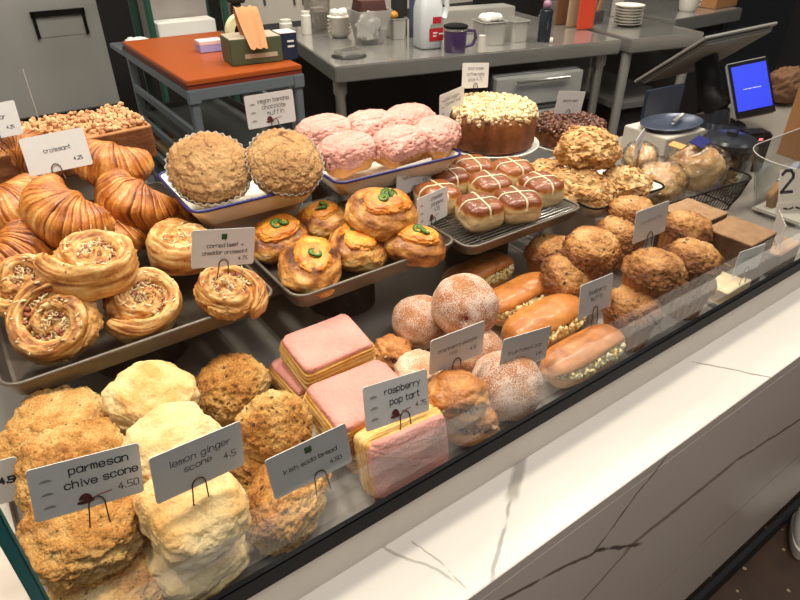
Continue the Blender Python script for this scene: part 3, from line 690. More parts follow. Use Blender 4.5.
box('deck', (-.25, .79, .77), (1.5, .82, .02), M['deck'], case, 0); box('deck', (1.95, .7275, .77), (2.9, .695, .02), M['deck'], case, 0)
box('frame_panel', (xm, BACK_Y+.004, .777), (xw, .008, .054), M['white'], case, .0008, label='white lower frame panel')
box('black_rail', (xm, BACK_Y+.001, .8155), (xw, .009, .024), M['black'], case, .002, label='black glazing rail')
def pane(x0, x1):
    bm = bmesh.new(); box_bm(bm, ((x0+x1)/2, .3790, 1.118), (x1-x0, .011, .60))
    me = bmmesh('glass_panel', bm, M['glass']); me.materials.append(M['glassedge'])
    for p in me.polygons:
        if abs(p.normal.x) > .5: p.material_index = 1
    return obj('glass_panel', me, case)
pane(-.060, XR-.02)
M['tealedge'] = plain('teal_glass_edge', '#1c6a6c', .35)
box('edge_strip', (-.0645, .379, 1.118), (.0085, .011, .60), M['tealedge'], case, .001, label='teal green glass edge')
M['seam'] = plain('deck_seam', '#c9c6c2', .3, .6)
for q, (a, b) in enumerate((((255, 314), (278, 339)), ((221, 331), (240, 352)), ((520, 231), (552, 250)), ((508, 244), (534, 258)))):
    a, b = Vector(P(*a, .7803)), Vector(P(*b, .7803)); a.x = b.x = (a.x+b.x)/2
    box('deck_seam', ((a+b)/2), (.006, (b-a).length*1.6, .0012), M['seam'], case, 0)
# ---------------------------------------------------------------- trays
def tray(name, label, cat, x0, x1, y0, y1, z, h=.022, mat=None, rim=None, floor=None, flare=.010, rimr=.0028, rad=.022, group=None, rz=0):
    "z = rim height; origin under the tray"
    w, d = x1-x0, y1-y0
    t = thing(name, label, cat, ((x0+x1)/2, (y0+y1)/2, z-h), rz, group)
    o = lambda e, rr: rrect(w-2*e, d-2*e, max(rr, .004))
    lst = [(o(flare+.004, rad*.8), .0015), (o(flare, rad*.9), .003), (o(.003, rad), h-.001), (o(.0, rad), h), (o(.0, rad), h-.001), (o(flare-.002, rad), .0)]
    V, Fc = loops(lst); me = mesh('pan_body', V, [f[::-1] for f in Fc], mat, True); autosmooth(me, 50)
    if floor:
        me.materials.append(floor)
        me.polygons[-2].material_index = 1; me.polygons[-1].material_index = 0
    obj('pan_body', me, t)
    lp = [(x, y, h) for x, y in rrect(w-.001, d-.001, rad, 8)]
    V, Fc = tube(lp, rimr, 8, True); obj('rim', mesh('rim', V, Fc, rim or mat), t)
    return t
TZ = .91
tray('sheet_pan', 'long dented aluminium sheet pan under the swirls and croissants', 'baking tray', -.055, .284, .688, 1.19, TZ, .025, M['pan'], M['pan'], M['panfloor'], group='aluminium sheet pans')
tray('sheet_pan', 'aluminium sheet pan under the jalapeno cheese buns', 'baking tray', .300, .590, .662, .90, TZ, .025, M['pan'], M['pan'], M['panfloor'], group='aluminium sheet pans')
tray('sheet_pan', 'aluminium sheet pan with wire rack under the hot cross buns', 'baking tray', .594, .866, .638, .890, TZ-.005, .020, M['pan'], M['pan'], M['pan'], group='aluminium sheet pans')
g = [[(.606+.0, y, .9005), (.855, y, .9005)] for y in np.linspace(.652, .876, 28)] + [[(x, .652, .8985), (x, .876, .8985)] for x in (.64, .73, .82)]
tag(bars('cooling_rack', g, M['steel'], r=.0011), 'fine wire cooling rack under the hot cross buns', 'cooling rack')
tray('enamel_tray', 'white enamel tray with dark blue rim holding the two giant muffins', 'tray', .236, .452, .832, 1.02, .99, .034, M['enamel'], M['blue'], None, .022, .0026, .02, 'blue rimmed enamel trays', -2)
tray('enamel_tray', 'white enamel tray with dark blue rim holding the pink glazed loaves', 'tray', .470, .728, .812, 1.03, .985, .034, M['enamel'], M['blue'], None, .022, .0026, .02, 'blue rimmed enamel trays', -3)
tray('enamel_tray', 'white enamel tray with black rim holding the almond croissants', 'tray', .890, 1.098, .622, .848, .897, .030, M['enamel'], M['black'], None, .020, .0024, .022, None, -3)
# risers under the trays
def drum(x, y, top, r, mat, label, name='riser_drum'):
    h = top-.7806; o = obj(name, autosmooth(lathe_me(name, [(0, 0), (r, 0), (r, h), (r*.98, h+.0), (0, h)], mat, 48)), loc=(x, y, .7806)); return tag(o, label, 'riser')
drum(.45, .80, .8845, .058, M['blackmatte'], 'dark round riser under the cheese bun tray')
drum(.12, .86, .8845, .070, M['blackmatte'], 'dark round riser under the long croissant pan')
drum(.12, 1.08, .8845, .070, M['blackmatte'], 'dark round riser under the back end of the croissant pan')
drum(.735, .77, .8845, .060, M['blackmatte'], 'dark round riser under the hot cross bun tray')
drum(.97, .75, .8625, .055, M['stand'], 'pale round riser under the almond croissant tray')
def riser(c, w, d, top, mat, label):
    h = top-.7806; o = box('riser_block', (0, 0, h/2), (w, d, h), mat, None, .003); o.location = (c[0], c[1], .7806); return tag(o, label, 'riser')
M['rwhite'] = plain('riser_white', '#cfc8bd', .5)
riser((.345, .93), .150, .11, .9555, M['rwhite'], 'white block riser under the giant muffin tray')
def acrylic_box(c, w, d, top, label):
    h = top-.7806; t = thing('acrylic_riser', label, 'riser', (c[0], c[1], .7806))
    for n, cc, s in (('top_plate', (0, 0, h-.0025), (w, d, .005)), ('side_plate', (-w/2+.0025, 0, h/2-.0025), (.005, d, h-.005)), ('side_plate', (w/2-.0025, 0, h/2-.0025), (.005, d, h-.005))): box(n, cc, s, M['acrylic'], t, .0005)
    return t
acrylic_box((.60, .925), .235, .17, .9505, 'clear acrylic box riser under the pink loaf tray')
# ---------------------------------------------------------------- price cards
GL = dict(a='45 36 16 05 03 12 32 43;46 42', b='08 02;05 16 36 45 43 32 12 03', c='45 36 16 05 03 12 32 43', d='48 42;45 36 16 05 03 12 32 43', e='04 44 45 36 16 05 03 12 32 43', f='38 28 17 12;06 36',
 g='46 41 30 10 01;45 36 16 05 03 12 32 43', h='08 02;05 16 36 45 42', i='16 12;18 17', j='26 21 10;28 27', k='08 02;46 04 42', l='18 12', m='06 02;05 16 25 22;25 36 45 42', n='06 02;05 16 36 45 42', o='16 05 03 12 32 43 45 36 16',
 p='06 00;05 16 36 45 43 32 12 03', r='06 02;04 15 26 36', s='45 36 16 05 14 34 43 32 12 03', t='18 13 22 32;06 36', u='06 03 12 32 43;46 42', v='06 22 46', w='06 12 25 32 46', y='06 23;46 10', z='06 46 02 42')
GL.update({'0': '18 07 03 12 32 43 47 38 18', '1': '17 28 22', '2': '07 18 38 47 46 02 42', '4': '38 04 44;36 32', '5': '48 08 05 35 44 43 32 02', '7': '08 48 12', '9': '45 35 15 06 07 18 38 47 42', '.': '12 13', '+': '04 44;26 22'})
GW = {'i': 2.6, 'l': 2.6, '.': 2.6, ' ': 3., 't': 4., 'j': 4., 'r': 4.6, '1': 3.6}
def ribbon(pts, w, z=0):
    V, Fc = [], []
    for a, b in zip(pts[:-1], pts[1:]):
        a, b = np.array(a), np.array(b); d = b-a; L = np.linalg.norm(d)
        if L < 1e-9: continue
        d /= L; n = np.array([-d[1], d[0]])*w/2; e = d*w*.35; o = len(V)
        V += [(*(a-e-n), z), (*(b+e-n), z), (*(b+e+n), z), (*(a-e+n), z)]; Fc.append((o, o+1, o+2, o+3))
    return V, Fc
def write(lines, z=.0006):
    "lines = (text, centre x, centre y, width, stroke)"
    parts = []
    rs = random.Random(3)
    for text, cx, cy, width, sw in lines:
        tot = sum(GW.get(c, 5.4) for c in text)-1.2; u = width/tot; x = 0
        for ch in text:
            if ch in GL:
                jx, jy = rs.uniform(-.25, .25), rs.uniform(-.35, .35)
                for st in GL[ch].split(';'):
                    pts = [(cx-width/2+(x+int(q[0])+jx-(0 if ch not in 'il1.' else 0))*u, cy+(int(q[1])-4+jy)*u*1.15) for q in st.split()]
                    parts.append(ribbon(pts, sw, z))
            x += GW.get(ch, 5.4)
    return join([(np.array(v), f) for v, f in parts if v])
def disc(cx, cy, rx, ry, z, n=14, a0=0, a1=360):
    return np.array([(cx+rx*math.cos(R(a0+(a1-a0)*k/n)), cy+ry*math.sin(R(a0+(a1-a0)*k/n)), z) for k in range(n)]), [tuple(range(n))]
CARD_B = Matrix(((1, 0, 0), (0, 0, -1), (0, 1, 0)))
def price_card(label, pos, roll, yaw, tilt, lines, deco='', s=1., prong=.030, clipx=.0):
    w, h = .086*s, .052*s
    t = bpy.data.objects.new('price_card', None); C.objects.link(t); t.empty_display_size = .01
    m = Matrix.Rotation(R(yaw), 3, 'Z') @ Matrix.Rotation(R(tilt), 3, 'X') @ Matrix.Rotation(R(roll), 3, 'Y') @ CARD_B
    t.matrix_world = Matrix.Translation(pos) @ m.to_4x4()
    tag(t, label, 'price card', 'price cards')
    V, Fc = loops([(rrect(w, h, .003, 4), -.0005), (rrect(w, h, .003, 4), .0004)]); obj('card', mesh('card', V, Fc, M['card'], False, flip=False), t)
    if lines: V, Fc = write(lines); obj('lettering', mesh('lettering', V, Fc, M['ink'], False), t)
    if 'm' in deco:      # small drawn marks at the left edge
        V, Fc = join([disc(-w*.36, y, w*.055, h*.05, .0006, 12, 0, 200) for y in (h*.2, -h*.05, -h*.30)]); obj('drawn_marks', mesh('drawn_marks', V, Fc, M['greymark'], False), t)
    if 'r' in deco:
        V, Fc = join([disc(-.004*s, -h*.34, .0055*s, .0075*s, .0006, 14, 0, 180), disc(-.004*s, -h*.36, .007*s, .0022*s, .0007)]); obj('maroon_drawing', mesh('maroon_drawing', V, Fc, M['maroon'], False), t)
        V, Fc = ribbon([(.005*s, -h*.30), (.017*s, -h*.27)], .0011*s, .0006); obj('red_stroke', mesh('red_stroke', V, Fc, M['redmark'], False), t)
    if 'c' in deco:
        V, Fc = join([disc(.0+math.cos(a)*.0026, h*.30+math.sin(a)*.0026, .0023, .0023, .0006) for a in (.8, 2.36, 3.93, 5.5)]+[(np.array(v), f) for v, f in [ribbon([(0, h*.30), (.0015, h*.30-.006)], .0008, .0006)]]); obj('shamrock', mesh('shamrock', V, Fc, M['clover'], False), t)
    if 'f' in deco:
        V, Fc = disc(-.006, h*.32, .004, .003, .0006, 4, 45, 405); obj('blue_mark', mesh('blue_mark', V, Fc, M['blue'], False), t)
        V, Fc = disc(.002, h*.32, .004, .003, .0006, 4, 45, 405); obj('red_mark', mesh('red_mark', V, Fc, M['redmark'], False), t)
    a = .0065
    pts = [(clipx-a*1.25, -h/2-prong, .0016), (clipx-a*1.05, -h/2-.004, .0018)]+[(clipx+a*math.cos(R(q)), -h/2+.002+.0085*math.sin(R(q)), .0018) for q in range(180, -1, -20)]+[(clipx+a*1.05, -h/2-.004, .0018), (clipx+a*1.25, -h/2-prong, .0016)]
    V, Fc = tube(pts, .0007, 6); obj('wire_clip', mesh('wire_clip', V, Fc, M['wire']), t)
    return t
T1, T2 = .0011, .00075
price_card('white card on wire clip reading parmesan chive scone 4.50', (-.007, .448, .954), 9, -3, -9, [('parmesan', .010, .0145, .046, T1), ('chive scone', .011, .0005, .058, T1), ('4.50', .031, -.0135, .017, T2)], 'mr', prong=.02, clipx=.004)
price_card('white card on wire clip reading lemon ginger scone 4.5', (.081, .426, .942), 6, 5, -4, [('lemon ginger', .002, .009, .058, T2), ('scone', -.002, -.002, .026, T2), ('4.5', .029, -.007, .012, T2)], '', clipx=-.004)
price_card('white card on wire clip with green shamrock reading irish soda bread 4.50', (.177, .398, .906), -3, -4, -6, [('irish soda bread', .0, .001, .058, T2), ('4.50', .026, -.013, .013, T2)], 'c', prong=.02, clipx=.006)
price_card('white card on wire clip reading raspberry pop tart 4.75', (.303, .427, .899), 8, 0, -18, [('raspberry', .008, .0125, .048, T1), ('pop tart', .010, -.001, .040, T1), ('4.75', .032, -.014, .015, T2)], 'mr', prong=.016, clipx=.008)
price_card('white card clipped in fruit roll reading cranberry purple roll', (.422, .463, .897), 2, -2, -1, [('cranberry purple', .0, .004, .062, T2*.8), ('roll', -.006, -.006, .012, T2*.8), ('4.5', .026, -.010, .010, T2*.8)], '', prong=.018)
price_card('white card clipped in front doughnut reading true hawaii bar', (.518, .435, .868), 7, -3, -4, [('true hawaii bar', .0, .001, .062, T2*.8), ('4.50', .027, -.013, .011, T2*.8)], '', prong=.016, clipx=.004)
price_card('small white card reading blueberry muffin in front of the muffin stack', (.675, .45, .886), 8, 7, -10, [('blueberry', .003, .008, .044, T2), ('muffin', .002, -.003, .030, T2)], '', prong=.02)
price_card('blank looking white card standing among the rear muffins', (.835, .486, .945), 2, 1, -7, [('currant muffin', .0, .004, .056, T2*.6)], '', prong=.018)
price_card('white card angled in front of the brownie slabs', PY(749, 260, .398), 3, -4, -2, [('brownie', .0, .004, .040, T2*.6)], '', s=.88, prong=.022)
price_card('white card turned edge on beside the last brownie', (*P(779, 229, .868)[:2], .868), 0, 36, -3, [], '', s=.88, prong=.014)
price_card('white card with shamrock reading corned beef + cheddar croissant 4.75', (.234, .725, .984), 13, 0, -3, [('corned beef +', .002, .003, .050, T2), ('cheddar croissant', .002, -.007, .062, T2), ('4.75', .027, -.017, .013, T2)], 'c', prong=.018)
price_card('white card leaning among croissants reading croissant 4.25', (.1, .966, 1.073), -8, -25, -24, [('croissant', .002, .003, .036, T2), ('4.25', .026, -.014, .012, T2)], '', prong=.012, clipx=-.006)
price_card('white card at the far left edge with a price ending 4.25', (.045, 1.162, 1.076), -10, -34, -22, [('pecan bar', .0, .004, .046, T2), ('4.25', .026, -.013, .012, T2)], '', prong=.03)
price_card('white card standing behind giant muffins reading vegan banana chocolate muffin', (.423, .95, 1.082), 1, 1, -5, [('vegan banana', .006, .014, .056, T2), ('chocolate', .006, .004, .042, T2), ('muffin', .008, -.006, .030, T2)], 'mr', prong=.014, clipx=.004)
price_card('white card with small flag reading hot cross bun before loaf tray', (.624, .825, .959), 2, 8, -1, [('hot cross bun', .0, .002, .056, T2), ('4.5', .027, -.012, .010, T2)], 'f', prong=.02)
price_card('white card in front of the hot cross buns reading cheddar jalapeno 4.75', (.587, .725, .947), 4, 17, -5, [('cheddar', .012, .015, .034, T2), ('jalapeno', .012, .005, .036, T2), ('4.75', .012, -.006, .016, T2)], 'mr', prong=.016)
price_card('white card angled at the left of the crumb cake', (.843, .989, 1.015), -2, 15, 0, [('pink vegan', .0, .012, .050, T2), ('coconut loaf', .004, .002, .056, T2)], 'm', prong=.028)
price_card('white card standing up behind the crumb cake', (.955, 1.045, 1.044), 8, 7, -8, [('sour cream', .0, .014, .050, T2), ('coffee cake', .0, .002, .056, T2), ('slice 4.75', .0, -.009, .046, T2)], '', prong=.026)
price_card('white card behind the pecan topped cake', (1.195, .972, .963), 8, -6, 0, [('pecan cake', .0, .004, .046, T2)], '', prong=.026)
price_card('white card seen at an angle right of the top almond croissant', (1.10, .706, .955), -3, 24, -3, [('almond', -.004, .004, .034, T2*.8)], '', s=.85, prong=.04)
# ================================================================ lights
def area(name, loc, size, power, col=(1, .86, .70), rot=(0, 0, 0)):
    l = bpy.data.lights.new(name, 'AREA'); l.shape = 'DISK'; l.size = size; l.energy = power; l.color = col
    o = bpy.data.objects.new(name, l); C.objects.link(o); o.location = loc; o.rotation_euler = rot; return o
for k, (x, y, w) in enumerate(((-.45, .95, 26), (.25, .80, 26), (.95, .85, 24), (1.65, .85, 26), (2.4, .8, 24), (.5, 2.2, 26), (1.6, 2.2, 26), (2.8, 2.0, 22))):
    area('ceiling_or_fill_lamp', (x, y, 2.75), .30, w*.78)
area('ceiling_or_fill_lamp', (.5, -.35, 2.75), .9, 15, (1.0, .95, .91)); area('ceiling_or_fill_lamp', (2.2, -.35, 2.75), .9, 11, (1.0, .95, .91))  # both are added fill over the customer side, brightening cards and marble front
wd = bpy.data.worlds.new('room_light'); bpy.context.scene.world = wd; wd.use_nodes = True
wd.node_tree.nodes['Background'].inputs[0].default_value = (1.0, .93, .85, 1); wd.node_tree.nodes['Background'].inputs[1].default_value = .56
# ================================================================ camera
cam = bpy.data.cameras.new('camera'); co = bpy.data.objects.new('camera', cam); C.objects.link(co)
cam.sensor_width = 36; cam.lens = F/800*36; cam.clip_start = .02
co.location = (0, 0, CAM_H); co.rotation_euler = (math.pi/2-PITCH, 0, YAW-math.pi/2)
sc = bpy.context.scene; sc.camera = co
sc.view_settings.view_transform = 'Standard'; sc.view_settings.look = 'None'; sc.view_settings.gamma = 1; sc.view_settings.use_curve_mapping = False; sc.view_settings.exposure = 0.0
sc.cycles.transparent_max_bounces = 24; sc.cycles.max_bounces = 10; sc.cycles.caustics_reflective = False; sc.cycles.caustics_refractive = False

box('marble_end', (-.58, .80, .7905), (.98, .80, .020), M['rwhite'], ctr, .001, label='beige end block')
cpos = P(-28, 490, .875)
price_card('part of a white card at the lower left edge beyond the glass edge', cpos, 6, -6, -8, [('4.50', .033, .0, .018, .0022)], '', prong=.02)
# ================================================================ pastries on the deck
G = 'parmesan chive scones'
put('scone', 0, (112, 588, .812), .96, (4, 3, 20), 'chive_scone', 'chive scone at the very bottom of the front left pile against the glass', 'scone', G)
put('scone', 1, (86, 525, .866), .98, (16, 3, 80), 'chive_scone', 'chive scone directly under the parmesan card holding its wire clip', 'scone', G)
put('scone', 2, (76, 470, .885), .92, (24, -2, 150), 'chive_scone', 'chive scone half hidden behind the parmesan card', 'scone', G)
put('scone', 0, (58, 437, .85), 1.06, (20, -4, 230), 'chive_scone', 'big speckled chive scone at the back of its pile below the croissant pan', 'scone', G)
G = 'lemon ginger scones'
put('lemon', 0, (203, 566, .815), 1.0, (2, 3, 10), 'lemon_scone', 'pale lemon scone at the bottom of the front pile behind the rail', 'scone', G)
put('lemon', 1, (195, 512, .872), 1.02, (12, 4, 100), 'lemon_scone', 'pale lemon scone carrying the wire clip of the lemon ginger card', 'scone', G)
put('lemon', 2, (176, 446, .885), .95, (18, 4, 200), 'lemon_scone', 'pale lemon scone just behind the top of the lemon ginger card', 'scone', G)
put('lemon', 1, (134, 416, .822), .92, (4, 0, 40), 'lemon_scone', 'lower pale lemon scone peeking out below the rearmost smooth one', 'scone', G)
put('lemon', 0, (153, 399, .872), .99, (14, 6, 300), 'lemon_scone', 'smooth round pale lemon scone topping the rear pile', 'scone', G)
G = 'irish soda breads'
put('soda', 0, (232, 388, .818), 1.06, (10, -15, 30), 'soda_bread', 'dark browned soda bread lying behind the pile next to pale scones', 'soda bread', G)
put('soda', 1, (271, 470, .815), .98, (6, 10, 120), 'soda_bread', 'lower soda bread under the upright speckled one', 'soda bread', G)
put('soda', 2, (276, 428, .862), (.88, .95, .88), (48, 6, 200), 'soda_bread', 'raisin speckled soda bread tilted up facing the glass', 'soda bread', G)
put('soda', 1, (300, 518, .822), (1.25, .95, 1.1), (4, -8, 30), 'soda_bread', 'wide soda bread lying by the black rail under its card', 'soda bread', G)
G = 'raspberry pop tarts'
put('poptart', 1, (316, 374, .802), 1.0, (0, 0, 3), 'pop_tart', 'pink iced pop tart under the rearmost one in the left stack', 'pop tart', G)
put('poptart', 0, (328, 353, .845), (1.0, 1., 1.1), (3, -2, -2), 'pop_tart', 'rearmost pink iced pop tart lying on top of the stack', 'pop tart', G)
put('poptart', 0, (370, 425, .806), (1.05, 1.05, 1.), (0, 0, 4), 'pop_tart', 'lower pink iced pop tart in the middle behind the leaning one', 'pop tart', G)
put('poptart', 1, (361, 405, .846), (1.08, 1.02, 1.1), (4, 2, 0), 'pop_tart', 'pink iced pop tart behind the raspberry card with a bare brown corner', 'pop tart', G)
put('poptart', 0, (408, 455, .826), (1.0, .86, 1.05), (74, -3, -2), 'pop_tart', 'pink iced pop tart leaning on edge against the glass', 'pop tart', G)
G = 'rolls beside the pop tarts'
put('roll', 0, (393, 352, .812), .74, (20, 0, -40), 'fruit_roll', 'small brown roll with dark fruit peeking out behind the pop tarts', 'roll', G)
put('sugarroll', 0, (418, 372, .815), 1.0, (0, 0, 60), 'sugared_roll', 'sugar dusted roll behind the raspberry pop tart card', 'roll', G)
put('roll', 1, (458, 398, .848), 1.02, (10, 0, -30), 'fruit_roll', 'glazed fruit roll carrying the cranberry card clip', 'roll', G)
put('roll', 0, (470, 424, .803), (1.0, .85, .9), (0, 0, -30), 'fruit_roll', 'bottom fruit roll by the black rail next to leaning pop tart', 'roll', G)
G = 'sugar doughnuts'
put('donut', 0, (420, 322, .822), 1.0, (10, 10, 90), 'sugar_doughnut', 'sugar doughnut at the back left of the doughnut pile', 'doughnut', G)
put('donut', 1, (474, 352, .820), .98, (-20, 15, 120), 'sugar_doughnut', 'sugar doughnut mostly hidden behind the cranberry card', 'doughnut', G)
put('donut', 0, (465, 306, .875), 1.10, (20, 0, 0), 'sugar_doughnut', 'large sugar doughnut on top of the pile with a jam spot', 'doughnut', G)
put('donut', 1, (512, 390, .819), 1.12, (0, -10, 200), 'sugar_doughnut', 'front sugar doughnut against the rail holding a card clip', 'doughnut', G)
G = 'long filled egg buns'
put('longbun', 0, (478, 276, .812), 1.0, (0, 0, 2), 'filled_bun', 'long glossy egg filled bun at the back of its row', 'filled bun', G)
put('longbun', 1, (520, 298, .815), 1.0, (0, 0, 3), 'filled_bun', 'long glossy egg filled bun second from the back', 'filled bun', G)
put('longbun', 2, (545, 323, .818), 1.05, (4, 0, 1), 'filled_bun', 'long glossy egg filled bun third from the back behind the true hawaii card', 'filled bun', G)
put('longbun', 0, (583, 355, .812), (1.0, .95, 1.), (2, 0, 0), 'filled_bun', 'long glossy egg filled bun nearest the glass', 'filled bun', G)
G = 'dark berry muffins'
for k, (at, s, rot, lab) in enumerate((
    ((550, 257, .834), 1.0, (0, 0, 10), 'small looking muffin standing at the rear left of the muffin pile'),
    ((565, 288, .830), 1.0, (30, 0, 50), 'muffin on the deck beneath the big left muffin'),
    ((637, 316, .834), 1.0, (0, 0, 90), 'muffin on the deck beside the small muffin card in glass reflection'),
    ((688, 284, .834), .92, (0, 0, 20), 'muffin on the deck mostly hidden below the upper pair'),
    ((592, 250, .888), 1.06, (10, -8, 130), 'big berry muffin with clear pleated side on top at left'),
    ((655, 272, .888), 1.08, (4, 6, 170), 'berry muffin on top in the middle of the front row'),
    ((697, 262, .880), 1.05, (2, 8, 220), 'berry muffin on top at the right of the front row'),
    ((632, 212, .890), .95, (0, 0, 260), 'rearmost berry muffin by the almond croissant tray'),
    ((620, 234, .862), .98, (14, -8, 300), 'berry muffin left of the blank card'),
    ((687, 229, .874), 1.0, (8, 8, 340), 'berry muffin right of the blank card beside the brownies'))):
    put('muffin', k, at, s, rot, 'berry_muffin', lab, 'muffin', G)
G = 'brownie slabs'
for k, (x, y) in enumerate(((1.075, .545), (1.068, .449))):
    rk = ('rear', 'front')[k]
    put('brownie', k, (0, 0, 0, x, y, .8055), 1., (0, 0, 2), 'brownie', 'dark brownie slab underneath the %s top slab' % rk, 'brownie', G)
    put('brownie', k+1, (0, 0, 0, x, y, .8545), 1., (0, 0, -1+2*k), 'brownie', 'tan topped brownie slab at the %s of the top layer' % rk, 'brownie', G)
put('brownie', 0, (0, 0, 0, 1.172, .44, .8055), 1., (0, 0, 2), 'brownie', 'single brownie slab lying low beside the edge on card', 'brownie', G)
x = 1.0
t = thing('white_dish', 'small white rectangular dish near the rail under the pale slab', 'dish', (x, .4275, .7805))
V, Fc = loops([(rrect(.084, .076, .006), 0), (rrect(.092, .082, .007), .010), (rrect(.089, .079, .006), .010), (rrect(.082, .074, .005), .003)])
obj('dish_body', autosmooth(mesh('dish_body', V, Fc, M['ceramic'])), t)
put('blondie', 0, (0, 0, 0, x, .4275, .7985), (1., 1., 1.05), (0, 0, 1), 'blondie', 'pale blond cake slab in the white dish by the rail', 'blondie')
# ================================================================ pastries on the trays
G = 'corned beef cheddar swirls'
for k, (at, s, rot, lab) in enumerate((
    ((58, 324, .940), 1.22, (40, -14, 20), 'big cheesy swirl tilted toward the glass at the front left of the pan'),
    ((26, 284, .945), 1.12, (32, -20, 120), 'swirl at the far left edge behind the big front one'),
    ((143, 308, .922), 1.12, (34, 6, 200), 'swirl with dark beef bits in front middle of the pan'),
    ((227, 295, .922), 1.06, (16, 8, 290), 'swirl at the right front corner under the corned beef card'),
    ((186, 248, .945), 1.18, (4, 6, 60), 'swirl behind the corned beef card with flaky layered side'),
    ((93, 263, .985), 1.26, (10, 2, 150), 'oval swirl lying flat on top of the two tilted front ones'))):
    put('swirl', k, at, s, rot, 'savory_swirl', lab, 'pastry swirl', G)
G = 'butter croissants'
for k, (at, s, rot, lab) in enumerate((
    ((72, 210, 1.005), 1.12, (28, 0, -60), 'large golden croissant under the croissant card'),
    ((112, 160, 1.015), 1.05, (20, 0, -40), 'croissant at the back right of the card'),
    ((138, 198, .985), 1.05, (24, 10, -50), 'croissant at the right edge of the pan beside the muffin tray'),
    ((8, 205, 1.005), 1.1, (20, -10, 20), 'croissant cut by the left edge of the photo'),
    ((12, 250, .965), 1.1, (15, 0, 70), 'dark croissant low at the far left behind the swirls'),
    ((103, 235, .945), 1.05, (10, 0, -20), 'croissant lying low between the swirls and the card croissant'),
    ((160, 222, .935), 1.0, (8, 0, 30), 'croissant low at the right rim of the pan behind the swirls'),
    ((25, 160, 1.01), 1.1, (10, 0, 150), 'croissant behind the left end of the croissant card'))):
    put('croissant', k, at, s, rot, 'croissant', lab, 'croissant', G)
# nut slab behind
x, y, _ = P(58, 128, 1.0)
t = thing('nut_bar_slab', 'long nut topped bar slab behind the croissants', 'nut bar', (.11, 1.225, .998), 4)
obj('bar_base', slab('bar_base', .17, .075, .030, 'cakeside', 5), t)
rs = np.random.RandomState(5)
obj('nut_topping', crumbs('nut_topping', [(rs.uniform(-.165, .165), rs.uniform(-.07, .07), .031+rs.uniform(0, .007)) for k in range(800)], rs.uniform(.003, .0068, 800), M['nutbar'], 5), t, kind='stuff')
riser((.11, 1.192), .30, .012, .9675, M['rwhite'], 'pale block riser under the nut bar slab')
G = 'jalapeno cheese buns'
for k, (at, s, rot, lab) in enumerate((
    ((277, 240, .915), .98, (16, -4, 10), 'jalapeno cheese bun at the left of the tray'),
    ((311, 270, .915), 1.04, (16, 0, 60), 'jalapeno cheese bun at the front left corner with browned edge'),
    ((322, 222, .915), .95, (6, 0, 200), 'jalapeno cheese bun at the back left of the tray'),
    ((357, 248, .917), 1.02, (8, 6, 250), 'jalapeno cheese bun in the front middle of the tray'),
    ((381, 214, .955), 1.14, (18, 6, 0), 'jalapeno cheese bun stacked on top with green pepper rings'),
    ((414, 245, .915), .95, (10, 6, 320), 'jalapeno cheese bun at the right front of the tray by its card'))):
    put('cheesebun', (0, 2, 1, 2, 1, 0)[k], at, s, rot, 'jalapeno_cheese_bun', lab, 'cheese bun', G)
G = 'hot cross buns'
for n, (xx, yy, rz, lab) in enumerate(((.664, .700, -14, 'hot cross bun with pale torn side in front, just right of the cheddar card'), (.740, .683, -20, 'hot cross bun with pale side in front, above the long egg buns'),
    (.826, .706, -10, 'hot cross bun at the front corner of the rack nearest the almond croissants'), (.752, .764, -16, 'hot cross bun in the very middle of the batch'), (.840, .792, -12, 'hot cross bun at the back corner nearest the almond croissants'),
    (.640, .786, -8, 'hot cross bun half hidden behind the cheddar jalapeno card'), (.708, .832, -14, 'hot cross bun in the back row below the pink loaf tray'), (.786, .848, -18, 'hot cross bun in the back row below the crumb cake stand'))):
    put('crossbun', n, (0, 0, 0, .735+(xx-.735)*.94, yy, .9265), .94, (2, 0, rz), 'hot_cross_bun', lab, 'hot cross bun', G)
G = 'giant crumb muffins'
put('giant', 0, (210, 170, 1.02), .97, (38, -8, -10), 'giant_muffin', 'giant crumb topped muffin in white paper at the left of the tray', 'muffin', G)
put('giant', 1, (285, 164, 1.02), .92, (38, -4, 60), 'giant_muffin', 'giant crumb topped muffin in white paper at the right of the tray', 'muffin', G)
G = 'pink glazed loaves'
for k, (px, py, lab) in enumerate(((347, 154, 'front left'), (399, 147, 'front middle'), (436, 138, 'front right'), (325, 135, 'back left'), (371, 130, 'back middle'), (410, 124, 'back right'))):
    put('pinkloaf', k, (px, py, 1.0), (.96 if k < 3 else .98, 1.05, 1.0), (6, 0, (8, 12, 30, -4, 0, 6)[k]), 'pink_glazed_loaf', 'small loaf under pale pink glaze at the %s of its tray' % lab, 'loaf', G)
G = 'almond croissants'
for k, (at, s, rot, lab) in enumerate((
    ((546, 176, .902), .80, (6, -8, 40), 'almond croissant at the back left corner of its tray'),
    ((581, 189, .905), 1.05, (18, 0, 120), 'almond croissant at the front of its tray'),
    ((627, 183, .905), .86, (12, 10, 200), 'almond croissant at the right of its tray beside bagged bread'),
    ((588, 149, .962), 1.10, (6, 0, 10), 'almond croissant stacked on top covered in sliced almonds'))):
    put('almond', k, at, s, rot, 'almond_croissant', lab, 'almond croissant', G)
